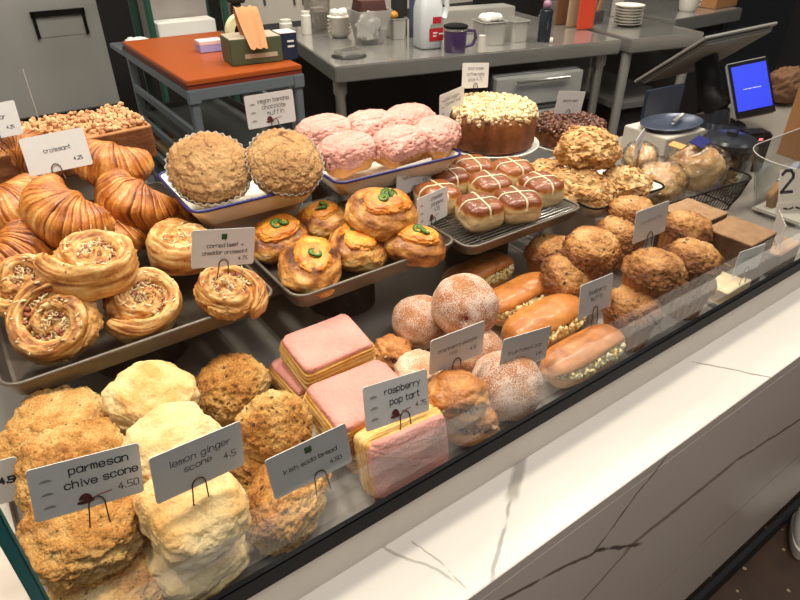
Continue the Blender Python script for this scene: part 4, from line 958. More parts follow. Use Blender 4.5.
# ================================================================ cakes
def stand(c, r, top, label):
    h = top-.7805; t = thing('cake_stand', label, 'cake stand', (c[0], c[1], .7805))
    obj('plate', autosmooth(lathe_me('plate', [(0, h-.010), (r*.55, h-.012), (r*.93, h-.009), (r, h-.001), (r*.985, h), (r*.9, h-.004), (0, h-.004)], M['stand'], 64)), t)
    obj('stem', lathe_me('stem', [(r*.45, 0), (r*.45, .004), (.020, .014), (.013, .03), (.012, h-.04), (.018, h-.02), (.03, h-.011)], M['acrylic'], 40), t)
cx, cy = .935, .965
stand((cx, cy), .108, .925, 'white cake stand on a clear stem under the crumb cake')
def cake(name, label, c, r, z, h, topmat, n, rng, sz):
    t = thing(name, label, 'cake', (c[0], c[1], z)); V, Fc = lathe([(0, 0), (r*.97, 0), (r, .006), (r*1.0, h*.8), (r*.985, h), (r*.6, h+.003), (0, h+.004)], 72)
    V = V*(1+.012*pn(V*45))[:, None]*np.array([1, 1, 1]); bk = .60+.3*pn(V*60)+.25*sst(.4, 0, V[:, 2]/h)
    obj('cake_body', mesh('cake_body', V, Fc, M['cakeside'], True, bk), t)
    rs = np.random.RandomState(rng); pts = []
    for k in range(n):
        a, rr = rs.uniform(0, 6.283), r*math.sqrt(rs.uniform(0, 1.0)); e = sst(.9, 1, np.array([rr/r]))[0]
        pts.append((rr*math.cos(a)*1.01, rr*math.sin(a)*1.01, h+.004+rs.uniform(-.002, .006)-e*rs.uniform(0, .016)))
    obj('crumb_topping', crumbs('crumb_topping', pts, rs.uniform(sz*.55, sz*1.25, n), topmat, rng), t, kind='stuff')
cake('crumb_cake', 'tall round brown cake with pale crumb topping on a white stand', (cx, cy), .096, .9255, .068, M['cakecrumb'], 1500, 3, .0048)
stand((1.175, .95), .095, .885, 'white stand under the pecan topped cake')
cake('pecan_cake', 'dark cake covered in chopped pecans behind the almond croissants', (1.175, .95), .083, .8855, .035, M['pecan'], 700, 4, .0068)
# ================================================================ bagged bread in wire basket
bx, by = 1.235, .690
t = thing('wire_basket', 'dark wire basket holding the bagged bread', 'basket', (bx, by, .7808), -6)
def rl(w, d, z): return [(x, y, z) for x, y in rrect(w, d, .03, 6)]
W, D, Hh = .33, .17, .074
bars('rim', [rl(W, D, Hh)], M['black'], t, .0022, 6, closed=True); bars('base_ring', [rl(W*.86, D*.82, .004)], M['black'], t, .0018, 6, closed=True)
a, b = rrect(W, D, .03, 14), rrect(W*.86, D*.82, .03, 14); wires = [[(*p, Hh), (p[0]*.94, p[1]*.92, Hh*.45), (*q, .004)] for p, q in zip(a, b)]
for s in (-1, 1):
    for k in range(1, 22):
        x = -W/2+.03+(W-.06)*k/22; wires.append([(x, s*D/2, Hh), (x*.93, s*D/2*.82, .004)])
bars('wire_weave', wires, M['black'], t, .0008, 5); bars('middle_ring', [rl(W*.95, D*.93, Hh*.62)], M['black'], t, .0012, 5, closed=True)
def bagged(px, py, z, ax, ay, az, rz, rx, label, seed):
    x, y = (px, py) if px < 10 else P(px, py, z)[:2]; t = thing('bagged_bread', label, 'bagged bread', (x, y, z), rz, 'bagged breads'); t.rotation_euler.x = R(rx)
    S = Surf(seed, ax, ay, az, 2.4, (.10, .03, .012), (1.5, 3, 12), .4); obj('bread', lump('bread', S, 'almond', 5, bake=lambda d, V, k: .30+.2*sst(.3, .9, d[:, 2])+k), t)
    d, Fc = ico(5); S2 = Surf(seed+7, ax*1.10, ay*1.12, az*1.14, 2.4, (.08, .16, .05), (2, 4, 9), 1.4); V = S2(d)
    obj('plastic_bag', mesh('plastic_bag', V, Fc, M['film']), t)
    return t
G2 = bagged(1.165, .682, .862, .060, .046, .042, 20, 8, 'bread in a clear bag at the left of the wire basket', 111)
t2 = bagged(1.300, .682, .866, .064, .046, .046, -10, 6, 'bread in a clear bag with blue and orange label at the right of the basket', 112)
lb = box('bag_label', (-.012, .018, .058), (.060, .030, .0015), M['blue'], t2, .0004, .4, 'blue printed bag label'); lb.rotation_euler = (.15, .1, 0)
M['labelorange'] = plain('label_orange', '#d9a25c', .5); lb = box('bag_label', (-.058, .022, .055), (.030, .030, .0015), M['labelorange'], t2, .0004, .4); M['bluelabel'] = plain('label_blue', '#7f95c4', .5); 
bagged(640, 158, .890, .040, .032, .028, 40, 0, 'small bread in a clear bag behind the angled card', 113)
# ================================================================ clear bin of wrapped bars, price tag
binx, biny = 1.540, .510
t = thing('clear_bin', 'clear plastic bin with flared rim holding wrapped bars', 'bin', (binx, biny, .7808), 0)
lo, hi = rrect(.34, .15, .06, 8), rrect(.42, .22, .09, 8)
V, Fc = loops([(lo, .0), (hi, .135), (rrect(.414, .214, .088, 8), .135), (rrect(.334, .144, .058, 8), .004)]); obj('bin_shell', autosmooth(mesh('bin_shell', V, Fc, M['acrylic'])), t)
M['rimwhite'] = plain('clear_rim', '#d8d4cc', .2); bars('rolled_rim', [[(x, y, .136) for x, y in rrect(.42, .22, .09, 8)]], M['rimwhite'], t, .0010, 8, closed=True)
box('cream_base', (0, 0, .008), (.32, .13, .008), M['rwhite'], t, .003)
M['foil'] = plain('bar_wrapper', '#b4b9c6', .18, .5)
for k in range(6):
    o = thing('wrapped_bar', 'oat bar in a clear foil sleeve lying in the bin, %s from the back' % ('first', 'second', 'third', 'fourth', 'fifth', 'sixth')[k], 'snack bar', (binx-.075+.012*k, biny+.050-.021*k, .818), 8, 'wrapped bars in the clear bin')
    o.rotation_euler = (R(-12), R(-14), R(8))
    S = Surf(120+k % 3, .034, .0088, .024, 6, (.04, .06, .03), (2, 4, 12)); obj('oat_bar', lump('oat_bar', S, 'cookie', 4, bake=lambda d, V, q: .5+q), o, (-.03, 0, 0))
    V, Fc = loops([(rrect(.020, .052, .004), -.006), (rrect(.021, .054, .005), .0), (rrect(.020, .052, .005), .075), (rrect(.006, .050, .002), .086)]); V = V[:, [2, 0, 1]]; obj('foil_sleeve', autosmooth(mesh('foil_sleeve', V, Fc, M['foil'], True), 30), o)
x, y, _ = P(796, 186, .915)
t = thing('bin_price_tag', 'cream price tag with big 2.95 in outlined numerals on the bin', 'price tag', (x, y, .915)); t.matrix_world = Matrix.Translation((x, y, .915)) @ (Matrix.Rotation(R(-26), 3, 'Z') @ Matrix.Rotation(R(-20), 3, 'X') @ CARD_B).to_4x4()
M['tagcream'] = plain('tag_cream', '#f4ecdc', .6)
box('tag_card', (.014, 0, 0), (.100, .064, .001), M['tagcream'], t, .0003); box('tag_strip', (.010, -.040, .001), (.098, .020, .001), M['tagcream'], t, .0003)
V, Fc = write([('2', -.018, .003, .024, .0060)]); obj('big_numeral', mesh('big_numeral', V, Fc, M['ink'], False), t)
V, Fc = write([('95', .028, .008, .030, .0032)]); obj('small_numerals', mesh('small_numerals', V, Fc, M['maroon'], False), t)
V, Fc = join([(np.array(v), f) for v, f in [ribbon([(x, -.041+dy), (x+.008, -.041-dy)], .0030, .002) for x, dy in ((-.024, .001), (-.012, -.001), (.002, .0015), (.020, -.001), (.036, .001))]]); obj('strip_lettering', mesh('strip_lettering', V, Fc, M['ink'], False), t)

# ================================================================ rest every pastry on what carries it, clear of the glass
_vc = {}
def wverts(root, ms):
    bpy_m = root.matrix_basis; A = np.array(bpy_m); out = []
    for m in ms:
        if m.name not in _vc:
            v = np.empty(len(m.vertices)*3); m.vertices.foreach_get('co', v); _vc[m.name] = v.reshape(-1, 3)
        out.append(_vc[m.name]@A[:3, :3].T+A[:3, 3])
    return np.concatenate(out)
DECK = {'chive_scone', 'lemon_scone', 'soda_bread', 'pop_tart', 'fruit_roll', 'sugared_roll', 'sugar_doughnut', 'filled_bun', 'berry_muffin', 'brownie'}
def support(x, y, nm):
    if nm in DECK: return .7803
    if -.05 < x < .284 and .69 < y < 1.19: return .8885
    if .30 < x < .59 and .665 < y < .90: return .8885
    if .598 < x < .868 and .66 < y < .86: return .9018
    if .868 <= x < 1.075 and .632 < y < .845: return .8665
    if .236 < x < .452 and .832 < y < 1.02: return .9595
    if .470 < x < .728 and .812 < y < 1.03: return .9545
    return .7803
for root, ms in PLACED:
    if root.name.startswith('blondie'): continue
    V = wverts(root, ms); sz = support(root.location.x, root.location.y, root.name.split('.')[0])
    if V[:, 2].min() < sz+.0004: root.location.z += sz+.0004-V[:, 2].min()
    if V[:, 1].min() < .3855: root.location.y += .3855-V[:, 1].min()
# ================================================================ staff side: cart with orange board
t = thing('bun_rack_cart', 'grey metal tray cart topped by an orange board behind the case', 'cart', (.518, 1.667, 0), -1)
w, d = .330, .64; Z = .945
box('board_top', (w/2, d/2, Z+.0185), (w+.004, d, .013), M['orange'], t, .002, label='orange board top'); box('board_edge', (w/2, d/2, Z+.006), (w+.002, d-.004, .012), M['orangeedge'], t, .001, label='red brown board underside')
for x in (.012, w-.012):
    for y in (.012, d-.012): box('post', (x, y, (Z+.004)/2+.03), (.024, .024, Z-.06), M['alu'], t, .003)
for x, y in ((.012, .004), (w-.012, .004)): box('corner_bracket', (x, y, Z-.018), (.036, .016, .040), M['alu'], t, .004)
for y in (.006, d-.006): box('top_rail', (w/2, y, Z-.014), (w-.04, .014, .030), M['alu'], t, .002)
for x in (.005, w-.005):
    for k in range(8): box('side_rail', (x, d/2, Z-.016-.105*k), (.012, d-.04, .026), M['alu'], t, .002)
for y in (.01,): box('cross_bar', (w/2, y, .42), (w-.04, .012, .02), M['alu'], t, .002)
for x in (.02, w-.02):
    for y in (.02, d-.02):
        V, Fc = lathe([(0, -.012), (.026, -.012), (.028, 0), (.026, .012), (0, .012)], 20); V = V[:, [2, 1, 0]]; obj('caster', mesh('caster', V, Fc, M['black']), t, (x, y, .0285))
for k, z in enumerate((.742, .637, .532)):
    mt = ('#4d5654', '#a98a60', '#454c4b')[k]; m = plain('stored_tray_%s' % 'abc'[k], mt, .6)
    tt = thing('stored_tray', ('dark baking tray on the upper rail inside the cart', 'tan baking tray on a middle rail inside the cart', 'dark baking tray on a lower rail inside the cart')[k], 'tray', (.683, 1.985, z), 0, 'trays stored in the cart')
    V, Fc = loops([(rrect(.29, .57, .02), 0), (rrect(.30, .58, .02), .020), (rrect(.294, .574, .018), .020), (rrect(.284, .564, .018), .003)]); obj('tray_body', autosmooth(mesh('tray_body', V, Fc, m)), tt)
M['cream'] = plain('cream_paper', '#e9e2b4', .7); M['paper'] = plain('white_paper', '#e8e6e0', .7); M['kraft'] = plain('kraft_paper', '#a8764a', .75); M['kraftd'] = plain('dark_kraft', '#6e4b30', .8)
def solo(name, c, s, mat, label, cat, group=None, rz=0, bevel=.002):
    o = box(name, (0, 0, s[2]/2), s, mat, None, bevel); o.location = c; o.rotation_euler = (0, 0, R(rz)); return tag(o, label, cat, group)
x, y, _ = P(122, 119, .30); 
shelf_low = solo('low_platform', (.40, 2.55, 0), (.50, .40, .285), M['blackmatte'], 'dark low platform beside the grey cart', 'platform')
solo('paper_stack', (x, y, .287), (.20, .17, .012), M['cream'], 'pale yellow paper sheet lying left of the cart legs', 'paper', rz=18)
solo('cardboard_carton', (.565, 2.90, .0), (.10, .10, .52), M['kraft'], 'tan cardboard carton edge left of the cart', 'carton')
# tissue box and the things on the board
TB = Z+.026
x, y, _ = P(258, 64, TB); t = thing('tissue_box', 'olive green tissue box with a tan napkin sticking out', 'tissue box', (x+.01, y+.055, TB), -8)
M['olive'] = plain('olive_carton', '#4a553a', .55); M['boxtop'] = plain('carton_top', '#b5a893', .6); M['napkin'] = plain('tan_napkin', '#c58c5e', .8)
box('carton', (0, 0, .034), (.150, .105, .068), M['olive'], t, .002); box('carton_lid', (0, 0, .0685), (.146, .101, .002), M['boxtop'], t, .0005); box('front_label', (.012, -.0531, .022), (.095, .001, .012), M['boxtop'], t, 0)
sl = []
for j in range(14):
    q = j/13; wd_ = .018+.014*math.sin(q*2.6)
    if q < .5: y0, z0 = .0+.012*math.sin(q*6), .069+.080*q*2
    else: y0, z0 = .002-.075*(q-.5)*2, .149-.105*(q-.5)*2
    for i in range(9): sl.append((-.01+wd_*(i/4-1)+.012*q, y0+.004*math.sin(i*1.1+j*.3), z0+.003*math.cos(i*2.1)))
V = np.array(sl); Fc = quads(14, 9); off = np.array([0, .0012, 0]); n0 = len(V)
Fc = Fc+[tuple(i+n0 for i in f[::-1]) for f in Fc]; V = np.concatenate([V, V+off]); obj('napkin', mesh('napkin', V, Fc, M['napkin']), t)
M['lilac'] = plain('lilac_carton', '#a9a6dd', .5); M['palepink'] = plain('pale_pink_carton', '#e7cfd2', .5); M['navy'] = plain('navy_carton', '#1f2740', .45)
x, y, _ = P(214, 52, TB); t = thing('glove_carton', 'small lilac and pink carton left of the tissue box', 'carton', (x, y+.03, TB), -4); box('carton_body', (0, 0, .010), (.075, .055, .020), M['lilac'], t, .001); box('carton_top', (0, 0, .026), (.075, .055, .011), M['palepink'], t, .001)
x, y, _ = P(293, 59, TB); t = thing('navy_box', 'navy blue box at the right corner of the orange board', 'carton', (x-.006, y+.03, TB), -6); box('carton_body', (0, 0, .036), (.052, .060, .072), M['navy'], t, .0015); box('carton_top', (0, 0, .0725), (.050, .058, .002), M['paper'], t, 0)
for k, z in enumerate((.050, .036)): box('printed_line', (.006, -.0305, z), (.020, .0008, .005), M['paper'], t, 0)
t = thing('tape_dispenser', 'cream tape roll on a black dispenser behind the tissue box', 'tape dispenser', (.795, 1.93, TB))
V, Fc = lathe([(.030, -.014), (.050, -.014), (.050, .014), (.030, .014)], 40); Fc += [(i*4+3, ((i+1) % 40)*4+3, ((i+1) % 40)*4, i*4) for i in range(40)]; V = V[:, [0, 2, 1]]; obj('tape_roll', autosmooth(mesh('tape_roll', V, Fc, M['cream'], flip=True)), t, (0, 0, .056))
V, Fc = lathe([(0, -.012), (.030, -.013), (.030, .013), (0, .012)], 30); V = V[:, [0, 2, 1]]; obj('tape_core', autosmooth(mesh('tape_core', V, Fc, M['black'], flip=True)), t, (0, 0, .056)); box('dispenser_base', (0, 0, .006), (.09, .04, .012), M['black'], t, .003)
x, y, _ = P(242, 37, TB); t = thing('black_lamp_arm', 'black gooseneck stand behind the tissue box', 'stand', (x, y+.02, TB)); V, Fc = lathe([(0, 0), (.022, 0), (.020, .05), (.018, .10), (0, .105)], 20); obj('post', mesh('post', V, Fc, M['blackmatte']), t); bars('arm', [[(0, 0, .09), (-.02, 0, .15), (-.07, -.01, .17), (-.12, -.02, .21)]], M['black'], t, .009, 8); S = Surf(9, .035, .03, .035, 2.4, (.1, .05, .01)); obj('head', lump('head', S, M['blackmatte'], 4), t, (.005, 0, .13))
# ================================================================ fridge, shelving, white wall
t = thing('refrigerator', 'stainless refrigerator front with dark recessed handle at upper left', 'refrigerator', (.07, 3.6, 0))
box('cabinet', (0, .40, 1.22), (1.35, .72, 1.62), M['steeldark'], t, .004); box('door', (.01, .02, 1.24), (1.33, .05, 1.60), M['cabsteel'], t, .006)
hx0, hx1, hz0, hz1 = .45-.07, .67-.07, .80, .915
box('handle_recess', ((hx0+hx1)/2, -.0065, (hz0+hz1)/2), (hx1-hx0, .003, hz1-hz0), M['cabsteel'], t, 0)
boxes('recess_frame', [(((hx0+hx1)/2, -.012, hz1-.012), (hx1-hx0+.02, .018, .026)), ((hx0, -.012, (hz0+hz1)/2), (.014, .018, hz1-hz0)), ((hx1, -.012, (hz0+hz1)/2), (.014, .018, hz1-hz0))], M['black'], t)
box('door_strip', (.27, -.006, .55), (.006, .004, .24), M['white'], t, 0); box('door_strip', (.09, -.006, .60), (.006, .004, .34), M['white'], t, 0); box('base', (0, .40, .205), (1.3, .66, .41), M['blackmatte'], t, 0)  # two thin pale upright strips on the door, black block below
struct('partition_wall', (1.95, 3.05, 1.95), (1.5, .06, 2.2), M['wall']); struct('partition_shaded_base', (1.95, 3.05, .425), (1.5, .06, .85), M['darkwall'])  # lower half coloured dark to stand for shade under cart and table
t = thing('wire_shelving', 'shelving unit with dark green posts behind the orange board', 'shelving', (.895, 2.72, 0))
for x in (-.15, .16):
    for y in (-.0, .22): box('post', (x, y, .95), (.024, .024, 1.9), M['dgreen'], t, .004)
for z in (.25, .845, 1.35): box('shelf_deck', (-.02, .11, z), (.50, .26, .02), M['alu'], t, .002)
solo('white_carton', (.900, 2.80, .856), (.24, .10, .085), M['paper'], 'long white carton on the shelf between the green posts', 'carton', rz=-2)
M['wrap'] = plain('grey_wrap', '#a59d98', .5); solo('wrapped_cups', (.90, 2.905, .856), (.26, .09, .40), M['wrap'], 'grey plastic wrapped stack behind the white carton', 'wrapped stack')
t = thing('paper_pile', 'crumpled white papers on a dark tray left of the green post', 'papers', (.675, 2.70, .857)); box('tray_base', (0, 0, .008), (.10, .12, .016), M['dgreen'], t, .002)
S = Surf(77, .045, .055, .02, 2.4, (.2, .2, .05)); obj('papers', lump('papers', S, M['paper'], 4), t, (0, 0, .032))
# ================================================================ steel worktable with its things
c0 = Vector(P(335, 67, .9)); c1 = Vector(P(622, 39.5, .9)); ang = math.atan2(c1.y-c0.y, c1.x-c0.x); Lc = (c1-c0).length; Dc = .78
t = thing('steel_worktable', 'long stainless worktable behind the display case', 'worktable', (c0.x, c0.y, 0), math.degrees(ang))
box('table_top', (Lc/2, Dc/2, .873), (Lc, Dc, .054), M['steel'], t, .004)
for x in (.03, Lc-.05):
    for y in (.05, Dc-.05):
        V, Fc = lathe([(0, 0), (.014, 0), (.018, .02), (.018, .79), (.024, .80), (.024, .846), (0, .846)], 20); obj('leg', autosmooth(mesh('leg', V, Fc, M['panlight'])), t, (x, y, 0))
box('under_shelf', (Lc/2, Dc/2+.04, .30), (Lc-.1, Dc-.12, .02), M['steeldark'], t, .002)
box('back_or_shade_panel', (Lc/2, Dc-.012, .45), (Lc-.12, .01, .78), M['blackmatte'], t, 0)  # black sheet added to stand in for the shade under the table
Mt = Matrix.Translation((c0.x, c0.y, 0)) @ Matrix.Rotation(ang, 4, 'Z')
def onT(lx, ly, z=0): return Mt @ Vector((lx, ly, z))
mt0 = math.degrees(ang)
q = onT(.30, .42); solo('dark_storage_bin', (q.x, q.y, .311), (.34, .40, .20), M['blackmatte'], 'dark bin on the shelf under the worktable', 'bin', rz=mt0)
S = Surf(33, .13, .09, .05, 2.5, (.15, .12, .03)); o = obj('folded_sack', lump('folded_sack', S, M['kraft'], 5)); q = onT(.17, .24); o.location = (q.x, q.y, .562); tag(o, 'crumpled brown sack on the dark bin under the worktable', 'sack')
# drawer unit below, right part
q = onT(.82, .305); t = thing('drawer_fridge', 'grey undercounter drawer unit below the right half of the worktable', 'drawer unit', (q.x, q.y, .311), mt0)
box('cabinet', (0, .02, .25), (.40, .60, .50), M['steeldark'], t, .003)
for z, h in ((.435, .11), (.20, .30)):
    dr = box('drawer', (0, -.295, z), (.39, .03, h), M['cabsteel'], t, .003); bars('handle', [[(-.12, -.325, z+h*.36), (.12, -.325, z+h*.36)]], M['steel'], dr, .006, 8)
TT = .9005
def base(px, py, dy=.0, z=TT): x, y, _ = P(px+(4 if px < 530 else 0), py, z); return Vector((x, y+dy, z))
q = base(345, 56); t = thing('sink_insert', 'round cut-out with a small steel pan near the worktable corner', 'pan insert', q, 0)
V, Fc = lathe([(0, .0005), (.062, .0005), (.062, .0012), (0, .0014)], 40); obj('dark_hole', mesh('dark_hole', V, Fc, M['blackmatte']), t)
V, Fc = loops([(rrect(.088, .07, .012), .0), (rrect(.092, .074, .014), .022), (rrect(.084, .066, .012), .022), (rrect(.080, .062, .011), .004)]); obj('pan', autosmooth(mesh('pan', V, Fc, M['steel'])), t)
M['tub'] = glassy('clear_tub', (.86, .85, .83, 1), 1.1, 1.45, .14, .2); M['choc'] = plain('brown_contents', '#4a2520', .6); M['bag'] = plain('clear_liner', '#c9c6c1', .35, Alpha=.55)
q = base(373, 44, .05); t = thing('lined_tub', 'square tub lined with clear plastic and labelled, holding dark contents', 'tub', q, mt0)
V, Fc = loops([(rrect(.095, .095, .015), 0), (rrect(.145, .145, .02), .118), (rrect(.139, .139, .018), .118), (rrect(.09, .09, .014), .004)]); obj('tub_shell', autosmooth(mesh('tub_shell', V, Fc, M['bag'])), t)
V, Fc = loops([(rrect(.085, .085, .015), .006), (rrect(.12, .12, .02), .09), (rrect(.10, .10, .02), .15)]); obj('contents', autosmooth(mesh('contents', V, Fc, M['choc'])), t)
S = Surf(14, .040, .006, .05, 3, (.3, .4, .1)); obj('plastic_liner', lump('plastic_liner', S, M['bag'], 4), t, (-.03, -.066, .06)); box('paper_label', (.032, -.0665, .060), (.030, .002, .042), M['paper'], t, 0).rotation_euler = (-.20, 0, 0)
q = base(340, 38, .03); 
for k in range(5):
    V, Fc = lathe([(0, .001), (.030, .001), (.046, .018), (.048, .022), (.045, .020), (.028, .004), (0, .003)], 30); o = obj('plastic_bowl', autosmooth(mesh('plastic_bowl', V, Fc, M['ceramic'])), loc=(q.x, q.y, q.z+.0135*k)); tag(o, 'small white bowl in the stack beside the lined tub, %s from the bottom' % ('first', 'second', 'third', 'fourth', 'fifth')[k], 'bowl', 'stacked white bowls')
rs = np.random.RandomState(2)
for k in range(3):
    S = Surf(60+k, .019, .018, .014, 2.2, (.1, .08, .02)); o = obj('dough_ball', lump('dough_ball', S, M['paper'], 4)); o.location = (q.x+(-.02, .02, .003)[k], q.y+(0, .004, -.018)[k], q.z+.090); tag(o, 'small white ball heaped in the top bowl, %s' % ('left', 'right', 'front')[k], 'dough ball', 'white balls in the top bowl')
q = base(318, 33, .03); t = thing('clear_container', 'tall clear food container behind the stacked bowls', 'container', q, mt0); V, Fc = loops([(rrect(.08, .08, .012), 0), (rrect(.095, .095, .015), .16), (rrect(.090, .090, .014), .16), (rrect(.075, .075, .011), .005)]); obj('container_shell', autosmooth(mesh('container_shell', V, Fc, M['tub'])), t); box('contents', (0, 0, .05), (.07, .07, .085), M['wrap'], t, .01)
q = base(303, 34); o = obj('white_canister', autosmooth(lathe_me('white_canister', [(0, 0), (.020, 0), (.021, .004), (.021, .070), (.018, .074), (.018, .086), (0, .088)], M['ceramic'], 30)), loc=q); tag(o, 'slim white canister at the left end of the worktable', 'canister')
q = base(289, 33, .06); o = obj('white_jar', autosmooth(lathe_me('white_jar', [(0, 0), (.026, 0), (.027, .004), (.027, .030), (.024, .034), (.024, .044), (0, .046)], M['ceramic'], 30)), loc=q); tag(o, 'short white jar left of the slim canister', 'jar')
M['hang'] = plain('black_cord', '#151515', .6)
for k, (px, lab) in enumerate(((262, 'left'), (292, 'middle'), (301, 'right'))):
    a = Vector(PY(px, -2, 3.018)); o = bars('hanging_cord', [[a+Vector((0, 0, .35)), a+Vector((.005, 0, .1)), a+Vector((.012, 0, -.03))]], M['hang'], None, .006, 6); tag(o, 'black cord hanging on the white wall, %s one of three' % lab, 'cord', 'hanging cords')
def hotel(px, py, dy, w, d, h, label, mat='panlight', grp='steel pans'):
    q = base(px, py, dy); t = thing('steel_pan', label, 'steel pan', q, mt0, grp)
    V, Fc = loops([(rrect(w*.86, d*.86, .014), 0), (rrect(w*.95, d*.95, .018), h-.004), (rrect(w*1.03, d*1.03, .02), h-.002), (rrect(w*1.03, d*1.03, .02), h), (rrect(w*.92, d*.92, .017), h), (rrect(w*.82, d*.82, .013), .004)]); obj('pan_body', autosmooth(mesh('pan_body', V, Fc, M[mat])), t); return q
hotel(402, 40, .07, .07, .10, .075, 'narrow steel pan right of the lined tub')
q = base(399, 16, .0, .985); S = Surf(8, .017, .015, .014, 2.2, (.08, .05, .02)); o = obj('orange_scraper', lump('orange_scraper', S, M['cheese'], 4)); tag(o, 'orange handle end lying on the narrow steel pan', 'scraper'); q = base(402, 40, .07); o.location = (q.x-.008, q.y, q.z+.083)
M['milk'] = plain('milk_plastic', '#dbe0e4', .35); M['redlab'] = plain('red_label', '#b81f2c', .5); M['greylab'] = plain('grey_label', '#9b9a8a', .5); M['bluegrey'] = plain('blue_grey_carton', '#5f6f8c', .5)
q = base(431, 49, .045); t = thing('milk_jug', 'white plastic milk jug with red label on the worktable', 'jug', q, mt0)
V, Fc = loops([(rrect(.082, .082, .018), 0), (rrect(.090, .090, .02), .005), (rrect(.092, .092, .022), .13), (rrect(.080, .080, .024), .165), (rrect(.05, .05, .02), .205), (rrect(.036, .036, .017), .222), (rrect(.036, .036, .017), .24)]); obj('jug_body', autosmooth(mesh('jug_body', V, Fc, M['milk'], True), 50), t)
bars('jug_handle', [[(.030, -.030, .215), (.046, -.046, .19), (.050, -.050, .14), (.044, -.044, .105)]], M['milk'], t, .009, 10)
box('red_label', (.012, -.0466, .050), (.055, .002, .042), M['redlab'], t, 0); box('grey_label', (.014, -.0466, .079), (.052, .002, .014), M['greylab'], t, 0); box('red_label', (.014, -.0466, .098), (.034, .002, .022), M['redlab'], t, 0); box('jug_cap', (0, 0, .246), (.034, .034, .014), M['redlab'], t, .003)
V, Fc = join([(np.array(v), f) for v, f in [ribbon([(x, y), (x+w, y)], .005, 0) for x, y, w in ((-.018, .056, .014), (-.018, .046, .010), (.006, .052, .016))]]); V = np.stack([V[:, 0]+.018, np.full(len(V), -.0479), V[:, 1]], 1); obj('label_lettering', mesh('label_lettering', V, Fc, M['paper'], False), t)
q = base(415, 38, .03); t = thing('printed_carton', 'blue grey carton with orange dots left of the milk jug', 'carton', q, mt0); box('carton_body', (0, 0, .09), (.022, .06, .18), M['bluegrey'], t, .001); 
for z in (.05, .085, .12, .155): V, Fc = disc(0, z, .005, .005, 0); V = np.stack([V[:, 0], np.full(len(V), -.0306), V[:, 1]], 1); obj('orange_dot', mesh('orange_dot', V, Fc, M['cheese'], False), t)
q = base(410, 40, .10); solo('dark_kettle_panel', q, (.05, .05, .22), M['blackmatte'], 'black upright panel behind the printed carton', 'panel', rz=mt0)
M['purple'] = plain('purple_mug', '#4a3560', .3); q = base(457, 53, .035); t = thing('purple_mug', 'purple lidded travel mug on the worktable', 'mug', q, mt0)
obj('mug_body', autosmooth(lathe_me('mug_body', [(0, 0), (.036, 0), (.038, .004), (.042, .078), (.042, .080), (0, .080)], M['purple'], 40)), t); obj('steel_band', lathe_me('steel_band', [(.0425, .072), (.0425, .080), (.041, .082)], M['steel'], 40), t); obj('mug_lid', autosmooth(lathe_me('mug_lid', [(0, .080), (.043, .080), (.043, .088), (.030, .092), (0, .092)], M['black'], 40)), t)
bars('mug_handle', [[(.036, -.012, .070), (.066, -.022, .068), (.070, -.024, .045), (.060, -.020, .022), (.036, -.012, .016)]], M['purple'], t, .006, 8)
q = base(479, 52, .01); o = obj('paper_cup', autosmooth(lathe_me('paper_cup', [(0, 0), (.018, 0), (.012, .055), (.011, .055), (0, .053)], M['rwhite'], 24)), loc=q); tag(o, 'small beige upturned paper cup beside the purple mug', 'cup')
q1 = hotel(495, 46, .06, .105, .11, .082, 'steel pan heaped with white balls right of the mug'); hotel(522, 43, .07, .085, .11, .075, 'empty steel pan beside the one with white balls')
for k, (a, b) in enumerate(((-.025, -.01), (.002, -.016), (.028, -.008), (-.012, .02), (.016, .02))):
    S = Surf(70+k, .021, .019, .017, 2.1, (.08, .06, .02)); o = obj('mozzarella_ball', lump('mozzarella_ball', S, M['paper'], 4)); o.location = (q1.x+a, q1.y+b, q1.z+.088+(.004 if k == 1 else 0)); tag(o, 'white ball in the steel pan, %s' % ('front left', 'front middle', 'front right', 'back left', 'back right')[k], 'white ball', 'white balls in the pan')
q = base(500, 40, .20); t = thing('steel_shelf_box', 'long low steel box unit at the back of the worktable', 'shelf unit', q, mt0); box('box_body', (-.01, .02, .046), (.40, .10, .092), M['panlight'], t, .003)
q = base(547, 42, .02); o = obj('dark_canister', autosmooth(lathe_me('dark_canister', [(0, 0), (.024, 0), (.025, .004), (.025, .108), (.022, .113), (0, .114)], M['smoke'], 36)), loc=q); tag(o, 'tall dark cylinder at the right of the steel box', 'canister')
S = Surf(19, .015, .015, .015, 2.1, (.04, .02, .01)); M['mauve'] = plain('mauve_cap', '#a5768f', .4); o = obj('pink_ball', lump('pink_ball', S, M['mauve'], 4)); o.location = (q.x, q.y, q.z+.130); tag(o, 'pinkish ball resting on top of the dark cylinder', 'ball')
q = base(546, 42, -.03); o = obj('white_dropper', lathe_me('white_dropper', [(0, 0), (.008, 0), (.006, .02), (0, .022)], M['ceramic'], 16), loc=(q.x-.005, q.y, q.z)); tag(o, 'tiny white cap standing in front of the dark cylinder', 'cap')
